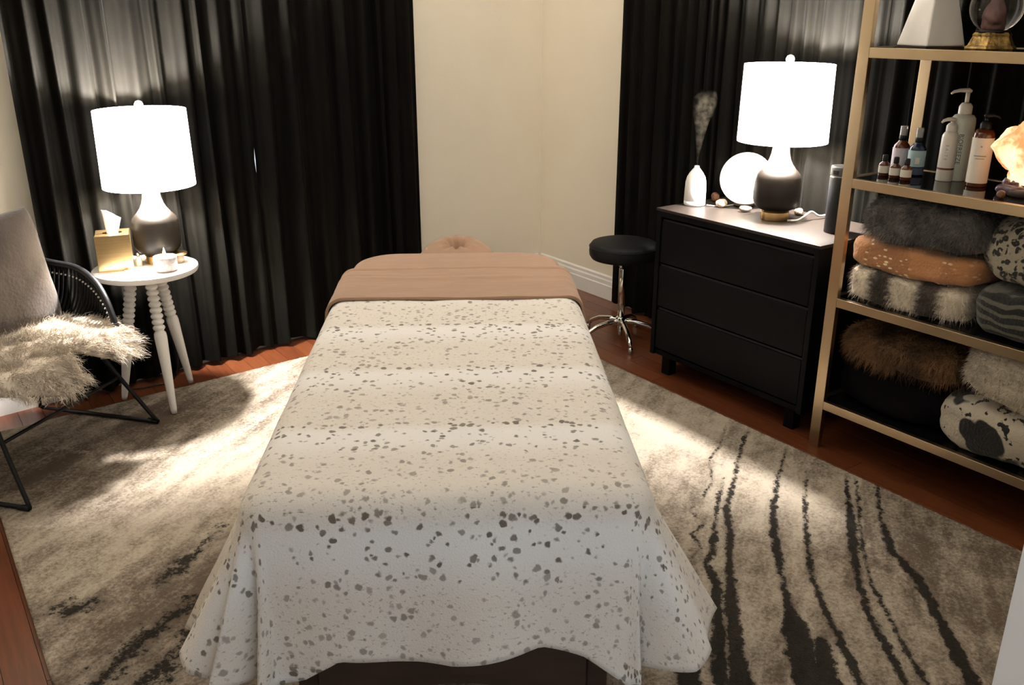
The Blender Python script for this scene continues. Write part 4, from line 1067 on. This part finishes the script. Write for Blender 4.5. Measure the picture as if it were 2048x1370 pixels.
# salt lamp, crystals
q = onz(2056, 396, zb)
sl = thing('salt_lamp', 'glowing orange salt rock lamp at the right end of the bottle shelf', 'lamp', (q[0]+.03, q[1]+.02, zb))
obj('rock', rounded_block(.072, .082, .095, 2.3, 14, .040, 14, 6), 'salt', sl, True, loc=(0, 0, .118))
obj('stand', lathe([(.055, 0), (.058, .004), (.058, .018), (.050, .022)], 32), 'darkwood', sl, True)
def crystal_cluster(u, v, label, seed, sc=1.0):
    q = onz(u, v, zb); t = thing('crystal_cluster', label, 'crystal', (q[0]+.02, q[1]+.01, zb), 0, None)
    r = random.Random(seed)
    obj('matrix_rock', rounded_block(.030*sc, .034*sc, .014*sc, 2.4, 6, .010, 30, seed), 'amethyst', t, True, loc=(0, 0, .014*sc))
    for k in range(9):
        a = r.random()*6.28; d = r.random()*.022*sc; h = r.uniform(.016, .034)*sc; w = r.uniform(.006, .010)*sc
        V, F = lathe([(w, 0), (w, h*.7), (.0006, h)], 6); ax = Vector((math.cos(a)*d*18, math.sin(a)*d*18, 1)).normalized(); Q = Vector((0, 0, 1)).rotation_difference(ax)
        obj('crystal_point', ([tuple(Q @ Vector(v_) + Vector((math.cos(a)*d, math.sin(a)*d, .014*sc))) for v_ in V], F), 'amethyst', t)
crystal_cluster(2024, 392, 'dark purple crystal cluster in front of the salt lamp', 4, 1.15)
q = onz(1999, 398, zb); stone('tumbled_stone', 'small round brown stone at the shelf edge before the salt lamp', (q[0]+.012, q[1]+.004, zb), .010, .010, .011, 'brownstone', 2)

# ---- folded throws
def throw(name, label, y0, y1, z0, hz, material, x0=SXF+.03, x1=SXB-.03, e=3.6, amp=.014, seed=1, fur=None, sag=0, ns=9):
    hx, hy = (x1-x0)/2, abs(y1-y0)/2
    me = rounded_block(hx, hy, hz, e, 16, amp, ns, seed, sag)
    t = thing(name, label, 'blanket', ((x0+x1)/2, (y0+y1)/2, z0), 0, 'folded throws on the gold shelf')
    o = obj('folded_cloth', me, material, t, True, loc=(0, 0, hz))
    if fur:
        n, ln, per, comb = fur
        P, Nn = sample_surface(me, n, seed, fn=lambda c, nn: ((c[:, 0] < hx*.2) | (c[:, 1] > hy*.3)).astype(float) * (nn[:, 2] > -.6) + .02)
        P = P + np.array([0, 0, hz])
        hv = strands(P, Nn, per, ln, .0008, .5, np.array(comb), seed, jitter=.45, segs=2)
        obj('fur', hv, material, t, True, kind='stuff')
    return t
z3 = SH[1]; z4 = SH[0]
def yat(u, v, x=SXF+.03): return onx(u, v, x)[1]
# left stack on the middle shelf (bottom to top)
throw('fur_throw', 'cream and brown striped faux fur throw, bottom of the left stack', yat(1922, 620), yat(1684, 560), z3, .058, 'throwstripe', seed=3, e=5, fur=(2600, .018, 3, (-.3, 0, -.3)))
throw('cotton_throw', 'caramel throw with cream dashes between two fur throws', yat(1950, 560), yat(1690, 500), z3+.114, .050, 'throworange', seed=8, amp=.012, e=5)
throw('fur_throw', 'dark grey faux fur throw on top of the left stack', yat(1965, 500), yat(1702, 450), z3+.212, .072, 'furgrey', seed=12, amp=.034, e=3.4, fur=(3600, .022, 3, (-.3, .1, -.2)), ns=6)
# right stack
throw('plush_throw', 'grey and black tiger stripe throw under the leopard print one', SY0+.03, yat(1932, 620), z3, .075, 'throwtiger', seed=5, e=4.5, x0=SXF+.02)
throw('plush_throw', 'leopard print plush throw at the right of the middle shelf', SY0+.04, yat(1935, 520), z3+.148, .105, 'throwleopard', seed=6, amp=.02, e=3)
# bottom shelf
throw('plush_throw', 'folded black fleece throw under the brown fur one', yat(1895, 880), yat(1655, 740), z4, .075, 'blackblanket', seed=2, x0=SXF+.05)
throw('fur_throw', 'shaggy brown faux fur throw on the lowest shelf', yat(1905, 770), yat(1660, 690), z4+.148, .068, 'furbrown', seed=9, amp=.02, e=2.6, fur=(4200, .030, 3, (-.3, 0, -.4)), x0=SXF+.045)
throw('plush_throw', 'black and cream cow print throw on the lowest shelf', SY0+.03, yat(1850, 860), z4, .085, 'throwcow', seed=11, x0=SXF+.015)
throw('fleece_throw', 'thick white fluffy throw lying on the cow print throw', SY0+.03, yat(1897, 770), z4+.168, .092, 'fluffwhite', seed=7, amp=.016, e=3.2, x0=SXF+.02, fur=(3000, .014, 3, (-.2, 0, -.3)))
